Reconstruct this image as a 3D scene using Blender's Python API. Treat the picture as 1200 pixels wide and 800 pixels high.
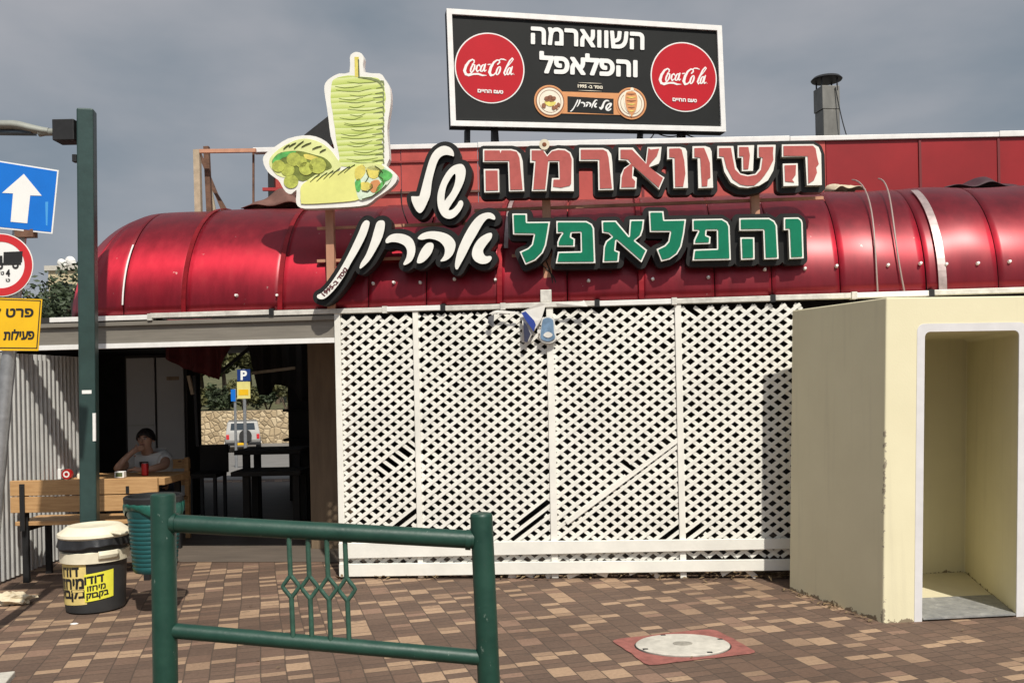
import bpy, bmesh, math, random
import numpy as np
from mathutils import Vector, Matrix
from mathutils.geometry import tessellate_polygon

for _o in list(bpy.data.objects):
    bpy.data.objects.remove(_o, do_unlink=True)
random.seed(7)
scene = bpy.context.scene
COL = scene.collection

# ------------------------------------------------------------------ camera, world, sun
F, AX, AY, ROLL = 1050.0, 600.0, 446.5, math.radians(1.2)      # focal length in px of the 1200 px wide photo
EYE = Vector((0, 0, 1.6))
cr, sr = math.cos(ROLL), math.sin(ROLL)
cd = bpy.data.cameras.new('camera')
cd.sensor_width = 36.0
cd.lens = 36.0 * F / 1200.0
cd.shift_y = (AY - 400.0) / 1200.0
cd.clip_start, cd.clip_end = 0.05, 2000.0
cam = bpy.data.objects.new('camera', cd)
COL.objects.link(cam)
cam.matrix_world = Matrix(((cr, sr, 0, EYE.x), (0, 0, -1, EYE.y), (-sr, cr, 0, EYE.z), (0, 0, 0, 1)))
scene.camera = cam

SUN_EL = math.radians(51)
sun_h = Vector((0.34, -1.0, 0)).normalized()
SUN = Vector((sun_h.x * math.cos(SUN_EL), sun_h.y * math.cos(SUN_EL), math.sin(SUN_EL)))
sl = bpy.data.lights.new('sun', 'SUN')
sl.energy, sl.angle, sl.color = 4.5, math.radians(0.9), (1.0, 0.945, 0.84)
so = bpy.data.objects.new('sun', sl)
COL.objects.link(so)
so.location = (6, -12, 14)
so.rotation_mode = 'QUATERNION'
so.rotation_quaternion = (-SUN).to_track_quat('-Z', 'Y')

world = bpy.data.worlds.new('World')
scene.world = world
world.use_nodes = True
nt = world.node_tree
nt.nodes.clear()
w_out = nt.nodes.new('ShaderNodeOutputWorld')
w_sky = nt.nodes.new('ShaderNodeTexSky')
w_sky.sky_type = 'NISHITA'
w_sky.sun_disc = False
w_sky.sun_elevation = SUN_EL
w_sky.sun_rotation = math.atan2(sun_h.x, sun_h.y)
w_b1 = nt.nodes.new('ShaderNodeBackground')
w_b1.inputs['Strength'].default_value = 0.06
nt.links.new(w_sky.outputs[0], w_b1.inputs['Color'])
w_tc = nt.nodes.new('ShaderNodeTexCoord')
w_mp = nt.nodes.new('ShaderNodeMapping')
w_mp.inputs['Scale'].default_value = (2.0, 2.0, 5.0)
w_nz = nt.nodes.new('ShaderNodeTexNoise')
w_nz.inputs['Scale'].default_value = 1.3
w_nz.inputs['Detail'].default_value = 5
w_nz.inputs['Roughness'].default_value = 0.5
w_nz.inputs['Distortion'].default_value = 0.2
w_cr = nt.nodes.new('ShaderNodeValToRGB')
w_cr.color_ramp.elements[0].position, w_cr.color_ramp.elements[0].color = 0.32, (0.215, 0.262, 0.310, 1)
w_cr.color_ramp.elements[1].position, w_cr.color_ramp.elements[1].color = 0.70, (0.445, 0.445, 0.47, 1)
w_b2 = nt.nodes.new('ShaderNodeBackground')
w_mx = nt.nodes.new('ShaderNodeMixShader')
w_mx.inputs[0].default_value = 0.9
nt.links.new(w_tc.outputs['Generated'], w_mp.inputs['Vector'])
nt.links.new(w_mp.outputs[0], w_nz.inputs['Vector'])
nt.links.new(w_nz.outputs['Fac'], w_cr.inputs[0])
nt.links.new(w_cr.outputs[0], w_b2.inputs['Color'])
nt.links.new(w_b1.outputs[0], w_mx.inputs[1])
nt.links.new(w_b2.outputs[0], w_mx.inputs[2])
nt.links.new(w_mx.outputs[0], w_out.inputs[0])
# thin cloud glowing round the sun
w_nr = nt.nodes.new('ShaderNodeVectorMath'); w_nr.operation = 'NORMALIZE'
w_dt = nt.nodes.new('ShaderNodeVectorMath'); w_dt.operation = 'DOT_PRODUCT'; w_dt.inputs[1].default_value = SUN
w_mxm = nt.nodes.new('ShaderNodeMath'); w_mxm.operation = 'MAXIMUM'; w_mxm.inputs[1].default_value = 0.0
w_pw = nt.nodes.new('ShaderNodeMath'); w_pw.operation = 'POWER'; w_pw.inputs[1].default_value = 10.0
w_ml = nt.nodes.new('ShaderNodeMath'); w_ml.operation = 'MULTIPLY_ADD'; w_ml.inputs[1].default_value = 3.0; w_ml.inputs[2].default_value = 1.0
nt.links.new(w_tc.outputs['Generated'], w_nr.inputs[0]); nt.links.new(w_nr.outputs[0], w_dt.inputs[0])
nt.links.new(w_dt.outputs['Value'], w_mxm.inputs[0]); nt.links.new(w_mxm.outputs[0], w_pw.inputs[0])
nt.links.new(w_pw.outputs[0], w_ml.inputs[0]); nt.links.new(w_ml.outputs[0], w_b2.inputs['Strength'])

vs = scene.view_settings
vs.view_transform, vs.look, vs.gamma, vs.exposure = 'Standard', 'None', 1.0, 0.0
vs.use_curve_mapping = False

# ------------------------------------------------------------------ placing helpers
def ray(px, py):
    dx, dy = (px - AX) / F, (AY - py) / F
    return Vector((dx * cr + dy * sr, 1.0, -dx * sr + dy * cr))
def at(px, py, Y):
    return EYE + ray(px, py) * Y
def gnd(px, py, z=0.0):
    r = ray(px, py)
    return EYE + r * ((z - EYE.z) / r.z)
class Plane:
    """a vertical plane: origin o, horizontal axis u, up axis v, front normal n (towards the viewer's side)"""
    def __init__(s, o, ang=0.0):
        s.o = Vector(o); s.u = Vector((math.cos(ang), math.sin(ang), 0)); s.v = Vector((0, 0, 1)); s.n = s.u.cross(s.v)
    def hit(s, px, py, d=0.0):
        r = ray(px, py); o = s.o + s.n * d
        t = (o - EYE).dot(s.n) / r.dot(s.n)
        p = EYE + r * t - o
        return (p.dot(s.u), p.dot(s.v))
    def pt(s, a, b, d=0.0):
        return s.o + s.u * a + s.v * b + s.n * d

# ------------------------------------------------------------------ object helpers
def thing(name, label, cat, loc=(0, 0, 0), group=None):
    o = bpy.data.objects.new(name, None)
    o.empty_display_size = 0.1
    COL.objects.link(o)
    o.location = loc
    o['label'] = label; o['category'] = cat
    if group: o['group'] = group
    return o
def tag(o, label, cat, group=None):
    o['label'] = label; o['category'] = cat
    if group: o['group'] = group
    return o
def root_loc(o):
    p = Vector((0, 0, 0))
    while o is not None:
        p += o.location; o = o.parent
    return p
def inside(p, l):
    c = False
    for i in range(len(l)):
        a, b = l[i], l[(i + 1) % len(l)]
        if (a[1] > p[1]) != (b[1] > p[1]) and p[0] < (b[0] - a[0]) * (p[1] - a[1]) / (b[1] - a[1]) + a[0]: c = not c
    return c
def tess(loops):
    """triangles (indices into the flattened points); every outer loop is filled together with its own holes only"""
    st = []; k = 0
    for l in loops: st.append(k); k += len(l)
    dep = [sum(inside(l[0], m) for j, m in enumerate(loops) if j != i) for i, l in enumerate(loops)]
    out = []
    for i, l in enumerate(loops):
        if dep[i] % 2: continue
        grp = [i] + [j for j, m in enumerate(loops) if dep[j] == dep[i] + 1 and inside(m[0], l)]
        idx = [st[g] + q for g in grp for q in range(len(loops[g]))]
        for t in tessellate_polygon([[Vector((x * 500, y * 500, 0)) for x, y in loops[g]] for g in grp]):
            out.append(tuple(idx[q] for q in t))
    return out
class MB:
    def __init__(s): s.v = []; s.f = []
    def add(s, vs_, fs):
        b = len(s.v)
        s.v += [Vector(x) for x in vs_]
        s.f += [tuple(i + b for i in f) for f in fs]
        return s
    def obox(s, c, ax, ay, az):
        c, ax, ay, az = Vector(c), Vector(ax) / 2, Vector(ay) / 2, Vector(az) / 2
        vs_ = [c + ax * i + ay * j + az * k for k in (-1, 1) for j in (-1, 1) for i in (-1, 1)]
        return s.add(vs_, [(0, 1, 3, 2), (4, 6, 7, 5), (0, 4, 5, 1), (2, 3, 7, 6), (0, 2, 6, 4), (1, 5, 7, 3)])
    def box(s, x0, x1, y0, y1, z0, z1):
        return s.obox(((x0 + x1) / 2, (y0 + y1) / 2, (z0 + z1) / 2), (x1 - x0, 0, 0), (0, y1 - y0, 0), (0, 0, z1 - z0))
    def pbox(s, P, a0, a1, b0, b1, d0, d1):
        return s.obox(P.pt((a0 + a1) / 2, (b0 + b1) / 2, (d0 + d1) / 2), P.u * (a1 - a0), P.v * (b1 - b0), P.n * (d1 - d0))
    def beam(s, p, q, w, h, up=(0, 0, 1)):
        p, q = Vector(p), Vector(q); d = q - p
        x = d.cross(Vector(up))
        if x.length < 1e-6: x = Vector((1, 0, 0))
        x.normalize(); y = x.cross(d).normalized()
        return s.obox((p + q) / 2, d, x * w, y * h)
    def tube(s, pts, r, n=10, cap=True, taper=None):
        pts = [Vector(p) for p in pts]
        if not isinstance(r, (list, tuple)): r = [r] * len(pts)
        t0 = (pts[1] - pts[0]).normalized()
        ref = Vector((0, 0, 1)) if abs(t0.z) < 0.9 else Vector((1, 0, 0))
        b = len(s.v); x = None
        for i, p in enumerate(pts):
            t = (pts[min(i + 1, len(pts) - 1)] - pts[max(i - 1, 0)]).normalized()
            if x is None: x = t.cross(ref).normalized()
            else:
                x = (x - t * x.dot(t)).normalized()
            y = t.cross(x)
            for k in range(n):
                a = 2 * math.pi * k / n
                s.v.append(p + (x * math.cos(a) + y * math.sin(a)) * r[i])
        for i in range(len(pts) - 1):
            for k in range(n):
                k2 = (k + 1) % n
                s.f.append((b + i * n + k, b + i * n + k2, b + (i + 1) * n + k2, b + (i + 1) * n + k))
        if cap:
            s.f.append(tuple(b + k for k in range(n)))
            e = b + (len(pts) - 1) * n
            s.f.append(tuple(e + k for k in range(n)))
        return s
    def lathe(s, c, prof, n=32, sx=1.0, sy=1.0):
        c = Vector(c); b = len(s.v)
        for r, z in prof:
            for k in range(n):
                a = 2 * math.pi * k / n
                s.v.append(c + Vector((r * sx * math.cos(a), r * sy * math.sin(a), z)))
        for i in range(len(prof) - 1):
            for k in range(n):
                k2 = (k + 1) % n
                s.f.append((b + i * n + k, b + i * n + k2, b + (i + 1) * n + k2, b + (i + 1) * n + k))
        s.f.append(tuple(b + k for k in range(n)))
        e = b + (len(prof) - 1) * n
        s.f.append(tuple(e + k for k in range(n)))
        return s
    def prism(s, P, loops, d0, d1):
        """2D loops (even-odd, holes allowed) on plane P, from depth d0 to d1"""
        loops = [l for l in loops if len(l) >= 3]
        flat = [p for l in loops for p in l]
        tri = tess(loops)
        b = len(s.v); n = len(flat)
        s.v += [P.pt(x, y, d1) for x, y in flat] + [P.pt(x, y, d0) for x, y in flat]
        for t in tri:
            s.f.append((b + t[0], b + t[1], b + t[2]))
            s.f.append((b + n + t[2], b + n + t[1], b + n + t[0]))
        o = 0
        for l in loops:
            m = len(l)
            for i in range(m):
                j = (i + 1) % m
                s.f.append((b + o + i, b + o + j, b + n + o + j, b + n + o + i))
            o += m
        return s
    def grid(s, fn, nu, nv):
        b = len(s.v)
        for i in range(nu + 1):
            for j in range(nv + 1):
                s.v.append(Vector(fn(i / nu, j / nv)))
        for i in range(nu):
            for j in range(nv):
                a = b + i * (nv + 1) + j
                s.f.append((a, a + 1, a + nv + 2, a + nv + 1))
        return s
    def build(s, name, mat, parent=None, smooth=False, bevel=0.0, recalc=True, solid=0.0):
        me = bpy.data.meshes.new(name)
        off = root_loc(parent)
        me.from_pydata([tuple(v - off) for v in s.v], [], s.f)
        if recalc:
            bm = bmesh.new(); bm.from_mesh(me)
            bmesh.ops.recalc_face_normals(bm, faces=bm.faces)
            bm.to_mesh(me); bm.free()
        me.materials.append(mat)
        if smooth:
            me.polygons.foreach_set('use_smooth', [True] * len(me.polygons))
            try: me.set_sharp_from_angle(angle=math.radians(38))
            except Exception: pass
        o = bpy.data.objects.new(name, me)
        COL.objects.link(o)
        if parent: o.parent = parent
        if solid:
            m = o.modifiers.new('solid', 'SOLIDIFY'); m.thickness = solid; m.offset = 0
        if bevel:
            m = o.modifiers.new('bevel', 'BEVEL'); m.width = bevel; m.segments = 2; m.limit_method = 'ANGLE'; m.angle_limit = math.radians(40)
        return o

def structure(o):
    o['kind'] = 'structure'; return o

# ------------------------------------------------------------------ 2D outlines: signed distance + marching squares
def seg_dist(px, py, a, b):
    ax, ay = a; bx, by = b
    dx, dy = bx - ax, by - ay
    L = dx * dx + dy * dy + 1e-12
    t = np.clip(((px - ax) * dx + (py - ay) * dy) / L, 0, 1)
    return np.hypot(px - ax - t * dx, py - ay - t * dy), t
def sdf_loops(X, Y, loops):
    D = np.full(X.shape, 1e9); I = np.zeros(X.shape, bool)
    for l in loops:
        for i in range(len(l)):
            a, b = l[i], l[(i + 1) % len(l)]
            D = np.minimum(D, seg_dist(X, Y, a, b)[0])
            if a[1] != b[1]:
                c = ((a[1] > Y) != (b[1] > Y)) & (X < (b[0] - a[0]) * (Y - a[1]) / (b[1] - a[1]) + a[0])
                I ^= c
    return np.where(I, -D, D)
def march(G, x0, y0, h):
    ny, nx = G.shape
    nxt = {}
    def pe(i, j, k):
        if k == 0: return ('h', i, j)
        if k == 1: return ('v', i + 1, j)
        if k == 2: return ('h', i, j + 1)
        return ('v', i, j)
    T = {1: [(3, 0)], 2: [(0, 1)], 3: [(3, 1)], 4: [(1, 2)], 5: [(3, 2), (1, 0)], 6: [(0, 2)], 7: [(3, 2)], 8: [(2, 3)],
         9: [(2, 0)], 10: [(0, 3), (2, 1)], 11: [(2, 1)], 12: [(1, 3)], 13: [(1, 0)], 14: [(0, 3)]}
    B = G < 0
    code = B[:-1, :-1] * 1 + B[:-1, 1:] * 2 + B[1:, 1:] * 4 + B[1:, :-1] * 8
    for j, i in zip(*np.nonzero((code > 0) & (code < 15))):
        for a, b in T[int(code[j, i])]:
            nxt[pe(i, j, a)] = pe(i, j, b)
    def pos(e):
        t, i, j = e
        if t == 'h':
            a, b = G[j, i], G[j, i + 1]
            return (x0 + h * (i + a / (a - b)), y0 + h * j)
        a, b = G[j, i], G[j + 1, i]
        return (x0 + h * i, y0 + h * (j + a / (a - b)))
    out = []
    while nxt:
        s = next(iter(nxt)); loop = []; e = s
        while e in nxt:
            loop.append(pos(e)); e = nxt.pop(e)
        if len(loop) > 3: out.append(loop)
    return out
def rdp(l, eps):
    def go(a, b):
        if b - a < 2: return []
        p, q = np.array(P[a]), np.array(P[b])
        pts = np.array(P[a + 1:b])
        d = q - p; L = np.hypot(*d)
        if L < 1e-9: dist = np.hypot(*(pts - p).T)
        else: dist = np.abs(d[0] * (pts[:, 1] - p[1]) - d[1] * (pts[:, 0] - p[0])) / L
        k = int(dist.argmax())
        if dist[k] < eps: return []
        m = a + 1 + k
        return go(a, m) + [m] + go(m, b)
    P = list(l) + [l[0]]
    m = len(l) // 2
    idx = [0] + go(0, m) + [m] + go(m, len(P) - 1)
    return [P[i] for i in idx]
def outline(loops=(), strokes=(), grow=0.0, h=0.006, eps=0.0009):
    """loops and brush strokes [(x, y, r), ...] joined, grown, traced again"""
    xs = [p[0] for l in loops for p in l] + [p[0] for s_ in strokes for p in s_]
    ys = [p[1] for l in loops for p in l] + [p[1] for s_ in strokes for p in s_]
    rm = max([p[2] for s_ in strokes for p in s_] + [0])
    m = grow + rm + 3 * h
    x0, x1, y0, y1 = min(xs) - m, max(xs) + m, min(ys) - m, max(ys) + m
    gx = np.arange(x0, x1 + h, h); gy = np.arange(y0, y1 + h, h)
    X, Y = np.meshgrid(gx, gy)
    D = sdf_loops(X, Y, loops) if loops else np.full(X.shape, 1e9)
    for s_ in strokes:
        for a, b in zip(s_[:-1], s_[1:]):
            d, t = seg_dist(X, Y, a[:2], b[:2])
            D = np.minimum(D, d - (a[2] + t * (b[2] - a[2])))
    D = D - grow
    D = np.where(np.abs(D) < 1e-7, 1e-7, D)
    return [rdp(l, eps) for l in march(D, x0, y0, h)]
def smooth_loop(pts, n=4):
    out = []; N = len(pts)
    for i in range(N):
        p0, p1, p2, p3 = [np.array(pts[(i + k - 1) % N], float) for k in range(4)]
        for j in range(n):
            t = j / n
            out.append(tuple(0.5 * ((2 * p1) + (-p0 + p2) * t + (2 * p0 - 5 * p1 + 4 * p2 - p3) * t * t + (-p0 + 3 * p1 - 3 * p2 + p3) * t ** 3)))
    return out
def ell(cx, cy, rx, ry, rot=0.0, n=28):
    c, s_ = math.cos(rot), math.sin(rot)
    return [(cx + rx * math.cos(a) * c - ry * math.sin(a) * s_, cy + rx * math.cos(a) * s_ + ry * math.sin(a) * c)
            for a in [2 * math.pi * k / n for k in range(n)]]
def crop(pts, x0, y0, s):
    return [(x0 + x / s, y0 + y / s) for x, y in pts]

def glyph_loops(text):
    """outlines of a line of lettering as closed 2D loops, unscaled"""
    c = bpy.data.curves.new('lettering', 'FONT')
    c.body = text; c.resolution_u = 4; c.fill_mode = 'FRONT'
    o = bpy.data.objects.new('lettering', c); COL.objects.link(o)
    dg = bpy.context.evaluated_depsgraph_get()
    me = bpy.data.meshes.new_from_object(o.evaluated_get(dg))
    key = lambda v: (round(v.co.x, 5), round(v.co.y, 5))
    k_ = [key(v) for v in me.vertices]
    cnt = {}
    for p in me.polygons:
        vs_ = [k_[i] for i in p.vertices]
        for a, b in zip(vs_, vs_[1:] + vs_[:1]):
            if a != b:
                e = (min(a, b), max(a, b)); cnt[e] = cnt.get(e, 0) + 1
    adj = {}
    for (a, b), n_ in cnt.items():
        if n_ == 1: adj.setdefault(a, []).append(b); adj.setdefault(b, []).append(a)
    loops = []
    while adj:
        st = next(iter(adj)); l = []; e = st
        while e in adj:
            l.append(e); n_ = adj[e].pop()
            if not adj[e]: del adj[e]
            adj[n_].remove(e)
            if not adj[n_]: del adj[n_]
            e = n_
        if len(l) > 2: loops.append(l)
    bpy.data.objects.remove(o); bpy.data.curves.remove(c); bpy.data.meshes.remove(me)
    return loops
def heb(s): return s[::-1]
def fit(loops, x0, x1, y0, y1):
    pts = [p for l in loops for p in l]
    ax, bx = min(p[0] for p in pts), max(p[0] for p in pts)
    ay, by = min(p[1] for p in pts), max(p[1] for p in pts)
    return [[(x0 + (p[0] - ax) / (bx - ax) * (x1 - x0), y0 + (p[1] - ay) / (by - ay) * (y1 - y0)) for p in l] for l in loops]
def bolden(loops, grow):
    ys = [p[1] for l in loops for p in l]
    h = max(0.0008, (max(ys) - min(ys)) / 34)
    return outline(loops, grow=grow, h=h, eps=h * 0.12)

# ------------------------------------------------------------------ materials
MATS = {}
def mat(name, col, rough=0.6, metal=0.0, var=0.0, vscale=8.0, bump=0.0, bscale=60.0, stretch=(1, 1, 1), spec=0.5, alt=None, altpos=(0.5, 0.6), coat=0.0):
    if name in MATS: return MATS[name]
    m = bpy.data.materials.new(name); m.use_nodes = True
    n = m.node_tree; p = n.nodes['Principled BSDF']
    p.inputs['Roughness'].default_value = rough
    p.inputs['Metallic'].default_value = metal
    p.inputs['Specular IOR Level'].default_value = spec
    p.inputs['Coat Weight'].default_value = coat
    p.inputs['Base Color'].default_value = (*col, 1)
    tc = n.nodes.new('ShaderNodeTexCoord'); mp = n.nodes.new('ShaderNodeMapping')
    mp.inputs['Scale'].default_value = stretch
    n.links.new(tc.outputs['Object'], mp.inputs['Vector'])
    if var or alt:
        nz = n.nodes.new('ShaderNodeTexNoise'); nz.inputs['Scale'].default_value = vscale; nz.inputs['Detail'].default_value = 5; nz.inputs['Roughness'].default_value = 0.62
        n.links.new(mp.outputs[0], nz.inputs['Vector'])
        cr_ = n.nodes.new('ShaderNodeValToRGB')
        if alt:
            cr_.color_ramp.elements[0].position, cr_.color_ramp.elements[1].position = altpos
            a, b = col, alt
        else:
            cr_.color_ramp.elements[0].position, cr_.color_ramp.elements[1].position = 0.3, 0.7
            a = tuple(c * (1 - var) for c in col); b = tuple(min(1, c * (1 + var)) for c in col)
        cr_.color_ramp.elements[0].color = (*a, 1); cr_.color_ramp.elements[1].color = (*b, 1)
        n.links.new(nz.outputs['Fac'], cr_.inputs[0]); n.links.new(cr_.outputs[0], p.inputs['Base Color'])
    if bump:
        nb = n.nodes.new('ShaderNodeTexNoise'); nb.inputs['Scale'].default_value = bscale; nb.inputs['Detail'].default_value = 4
        n.links.new(mp.outputs[0], nb.inputs['Vector'])
        bp = n.nodes.new('ShaderNodeBump'); bp.inputs['Strength'].default_value = bump; bp.inputs['Distance'].default_value = 0.02
        n.links.new(nb.outputs['Fac'], bp.inputs['Height']); n.links.new(bp.outputs[0], p.inputs['Normal'])
    MATS[name] = m
    return m

class NG:
    """small node-graph helper for the paving and a few others"""
    def __init__(s, m): s.t = m.node_tree
    def val(s, x, node, i):
        if isinstance(x, (int, float)): node.inputs[i].default_value = x
        else: s.t.links.new(x, node.inputs[i])
    def m(s, op, a, b=0.0, c=None):
        n = s.t.nodes.new('ShaderNodeMath'); n.operation = op
        s.val(a, n, 0); s.val(b, n, 1)
        if c is not None: s.val(c, n, 2)
        return n.outputs[0]
    def xyz(s, v):
        n = s.t.nodes.new('ShaderNodeSeparateXYZ'); s.t.links.new(v, n.inputs[0]); return n.outputs
    def comb(s, x, y, z=0.0):
        n = s.t.nodes.new('ShaderNodeCombineXYZ'); s.val(x, n, 0); s.val(y, n, 1); s.val(z, n, 2); return n.outputs[0]
    def white(s, v):
        n = s.t.nodes.new('ShaderNodeTexWhiteNoise'); n.noise_dimensions = '3D'; s.t.links.new(v, n.inputs[0]); return n.outputs
    def noise(s, v, sc, det=4, rough=0.55):
        n = s.t.nodes.new('ShaderNodeTexNoise'); n.inputs['Scale'].default_value = sc; n.inputs['Detail'].default_value = det; n.inputs['Roughness'].default_value = rough
        s.t.links.new(v, n.inputs['Vector']); return n.outputs['Fac']
    def ramp(s, f, stops, const=False):
        n = s.t.nodes.new('ShaderNodeValToRGB')
        r = n.color_ramp
        if const: r.interpolation = 'CONSTANT'
        while len(r.elements) < len(stops): r.elements.new(0.5)
        for e, (p, c) in zip(r.elements, stops): e.position = p; e.color = (*c, 1)
        s.t.links.new(f, n.inputs[0]); return n.outputs[0]
    def mix(s, f, a, b, mode='MIX'):
        n = s.t.nodes.new('ShaderNodeMix'); n.data_type = 'RGBA'; n.blend_type = mode
        s.val(f, n, 0)
        for x, i in ((a, 6), (b, 7)):
            if isinstance(x, tuple): n.inputs[i].default_value = (*x, 1)
            else: s.t.links.new(x, n.inputs[i])
        return n.outputs[2]
    def bump(s, h, strength, dist=0.01):
        n = s.t.nodes.new('ShaderNodeBump'); n.inputs['Strength'].default_value = strength; n.inputs['Distance'].default_value = dist
        s.t.links.new(h, n.inputs['Height']); return n.outputs[0]

PAVE_ANG = math.radians(16)
def paving_material():
    m = bpy.data.materials.new('brick_paving'); m.use_nodes = True
    g = NG(m); t = m.node_tree; p = t.nodes['Principled BSDF']
    tc = t.nodes.new('ShaderNodeTexCoord'); mp = t.nodes.new('ShaderNodeMapping'); mp.vector_type = 'POINT'
    mp.inputs['Rotation'].default_value = (0, 0, -PAVE_ANG)
    t.links.new(tc.outputs['Object'], mp.inputs['Vector'])
    wob = t.nodes.new('ShaderNodeTexNoise'); wob.inputs['Scale'].default_value = 1.2
    t.links.new(mp.outputs[0], wob.inputs['Vector'])
    x, y, _ = g.xyz(mp.outputs[0])
    x = g.m('ADD', x, g.m('MULTIPLY', g.m('SUBTRACT', wob.outputs['Fac'], 0.5), 0.03))
    y = g.m('ADD', y, g.m('MULTIPLY', g.m('SUBTRACT', wob.outputs['Fac'], 0.5), 0.03))
    W, L = 0.138, 0.150
    xs = g.m('DIVIDE', x, W); cx = g.m('FLOOR', xs); fx = g.m('FRACT', xs)
    ro = g.white(g.comb(cx, 3.7))[0]
    ys = g.m('ADD', g.m('DIVIDE', y, L), g.m('MULTIPLY', ro, 0.5))
    iy = g.m('FLOOR', ys); fy = g.m('FRACT', ys)
    rs = g.white(g.comb(cx, iy, 9.1))[0]
    split = g.m('GREATER_THAN', rs, 0.30)
    half = g.m('MULTIPLY', g.m('GREATER_THAN', fy, 0.5), split)
    bid = g.m('ADD', g.m('MULTIPLY', iy, 2.0), half)
    rc = g.white(g.comb(cx, bid, 1.3))
    # distance to the joint
    ex = g.m('MULTIPLY', g.m('MINIMUM', fx, g.m('SUBTRACT', 1.0, fx)), W)
    f2 = g.m('DIVIDE', g.m('FRACT', g.m('MULTIPLY', fy, 2.0)), 2.0)
    fl = g.m('ADD', g.m('MULTIPLY', split, f2), g.m('MULTIPLY', g.m('SUBTRACT', 1.0, split), fy))
    top = g.m('SUBTRACT', 1.0, g.m('MULTIPLY', split, 0.5))
    ey = g.m('MULTIPLY', g.m('MINIMUM', fl, g.m('SUBTRACT', top, fl)), L)
    e = g.m('MINIMUM', ex, ey)
    col = g.ramp(rc[0], [(0.0, (0.134, 0.089, 0.067)), (0.22, (0.148, 0.098, 0.073)), (0.42, (0.126, 0.084, 0.064)), (0.58, (0.160, 0.103, 0.076)),
                         (0.70, (0.29, 0.195, 0.132)), (0.80, (0.37, 0.252, 0.168)), (0.93, (0.24, 0.152, 0.110))], True)
    nz = g.noise(mp.outputs[0], 45, 5, 0.7)
    nb = g.noise(mp.outputs[0], 0.9, 5, 0.6)
    col = g.mix(0.55, col, g.ramp(nz, [(0.25, (0.55, 0.55, 0.55)), (0.75, (1.35, 1.33, 1.30))]), 'MULTIPLY')
    col = g.mix(0.8, col, g.ramp(nb, [(0.3, (0.72, 0.70, 0.68)), (0.7, (1.15, 1.15, 1.15))]), 'MULTIPLY')
    spots = g.noise(mp.outputs[0], 7, 3, 0.5)
    col = g.mix(g.m('MULTIPLY', g.m('GREATER_THAN', spots, 0.68), 0.35), col, (0.07, 0.055, 0.045))
    joint = g.m('LESS_THAN', e, 0.0035)
    col = g.mix(g.m('MULTIPLY', joint, 0.8), col, (0.075, 0.055, 0.042))
    t.links.new(col, p.inputs['Base Color'])
    p.inputs['Roughness'].default_value = 0.85
    p.inputs['Specular IOR Level'].default_value = 0.25
    hgt = g.m('ADD', g.m('MINIMUM', g.m('MULTIPLY', e, 120.0), 1.0), g.m('ADD', g.m('MULTIPLY', nz, 0.35), g.m('MULTIPLY', rc[0], 0.5)))
    t.links.new(g.bump(hgt, 0.55, 0.006), p.inputs['Normal'])
    return m

def red_sheet_material():
    m = bpy.data.materials.new('red_lacquered_sheet'); m.use_nodes = True
    g = NG(m); t = m.node_tree; p = t.nodes['Principled BSDF']
    tc = t.nodes.new('ShaderNodeTexCoord'); mp = t.nodes.new('ShaderNodeMapping'); mp.inputs['Scale'].default_value = (1, 1, 0.16)
    t.links.new(tc.outputs['Object'], mp.inputs['Vector'])
    streak = g.noise(mp.outputs[0], 9, 5, 0.65)
    big = g.noise(tc.outputs['Object'], 1.6, 4, 0.6)
    col = g.ramp(streak, [(0.30, (0.275, 0.005, 0.018)), (0.55, (0.385, 0.012, 0.030)), (0.75, (0.44, 0.030, 0.044))])
    col = g.mix(g.m('MULTIPLY', big, 0.35), col, (0.24, 0.006, 0.014))
    sp = g.noise(tc.outputs['Object'], 16, 3, 0.5)
    col = g.mix(g.m('MULTIPLY', g.m('GREATER_THAN', sp, 0.735), 0.55), col, (0.52, 0.36, 0.33))
    t.links.new(col, p.inputs['Base Color'])
    p.inputs['Metallic'].default_value = 0.86
    p.inputs['Coat Weight'].default_value = 0.6; p.inputs['Coat Roughness'].default_value = 0.36
    p.inputs['Anisotropic'].default_value = 0.85
    t.links.new(g.comb(math.cos(math.atan(-0.105)), math.sin(math.atan(-0.105)), 0.0), p.inputs['Tangent'])
    rg = g.m('ADD', 0.52, g.m('MULTIPLY', streak, 0.2))
    t.links.new(rg, p.inputs['Roughness'])
    wav = g.noise(tc.outputs['Object'], 2.6, 2, 0.5)
    wv2 = g.noise(mp.outputs[0], 5, 2, 0.5)
    t.links.new(g.bump(g.m('ADD', wav, g.m('MULTIPLY', wv2, 0.4)), 0.12, 0.05), p.inputs['Normal'])
    return m

def wood_material(name, c1, c2):
    m = bpy.data.materials.new(name); m.use_nodes = True
    g = NG(m); t = m.node_tree; p = t.nodes['Principled BSDF']
    tc = t.nodes.new('ShaderNodeTexCoord'); mp = t.nodes.new('ShaderNodeMapping'); mp.inputs['Scale'].default_value = (1.2, 6, 14)
    t.links.new(tc.outputs['Object'], mp.inputs['Vector'])
    gr = g.noise(mp.outputs[0], 4, 6, 0.65)
    col = g.ramp(gr, [(0.25, c1), (0.6, c2), (0.8, tuple(c * 1.15 for c in c2))])
    v = t.nodes.new('ShaderNodeTexVoronoi'); v.inputs['Scale'].default_value = 4.2
    m2 = t.nodes.new('ShaderNodeMapping'); m2.inputs['Scale'].default_value = (0.8, 1, 1.6)
    t.links.new(tc.outputs['Object'], m2.inputs['Vector']); t.links.new(m2.outputs[0], v.inputs['Vector'])
    kn = g.m('LESS_THAN', v.outputs['Distance'], 0.07)
    col = g.mix(g.m('MULTIPLY', kn, 0.8), col, (0.10, 0.045, 0.02))
    t.links.new(col, p.inputs['Base Color']); p.inputs['Roughness'].default_value = 0.6
    t.links.new(g.bump(gr, 0.2, 0.004), p.inputs['Normal'])
    return m

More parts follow.
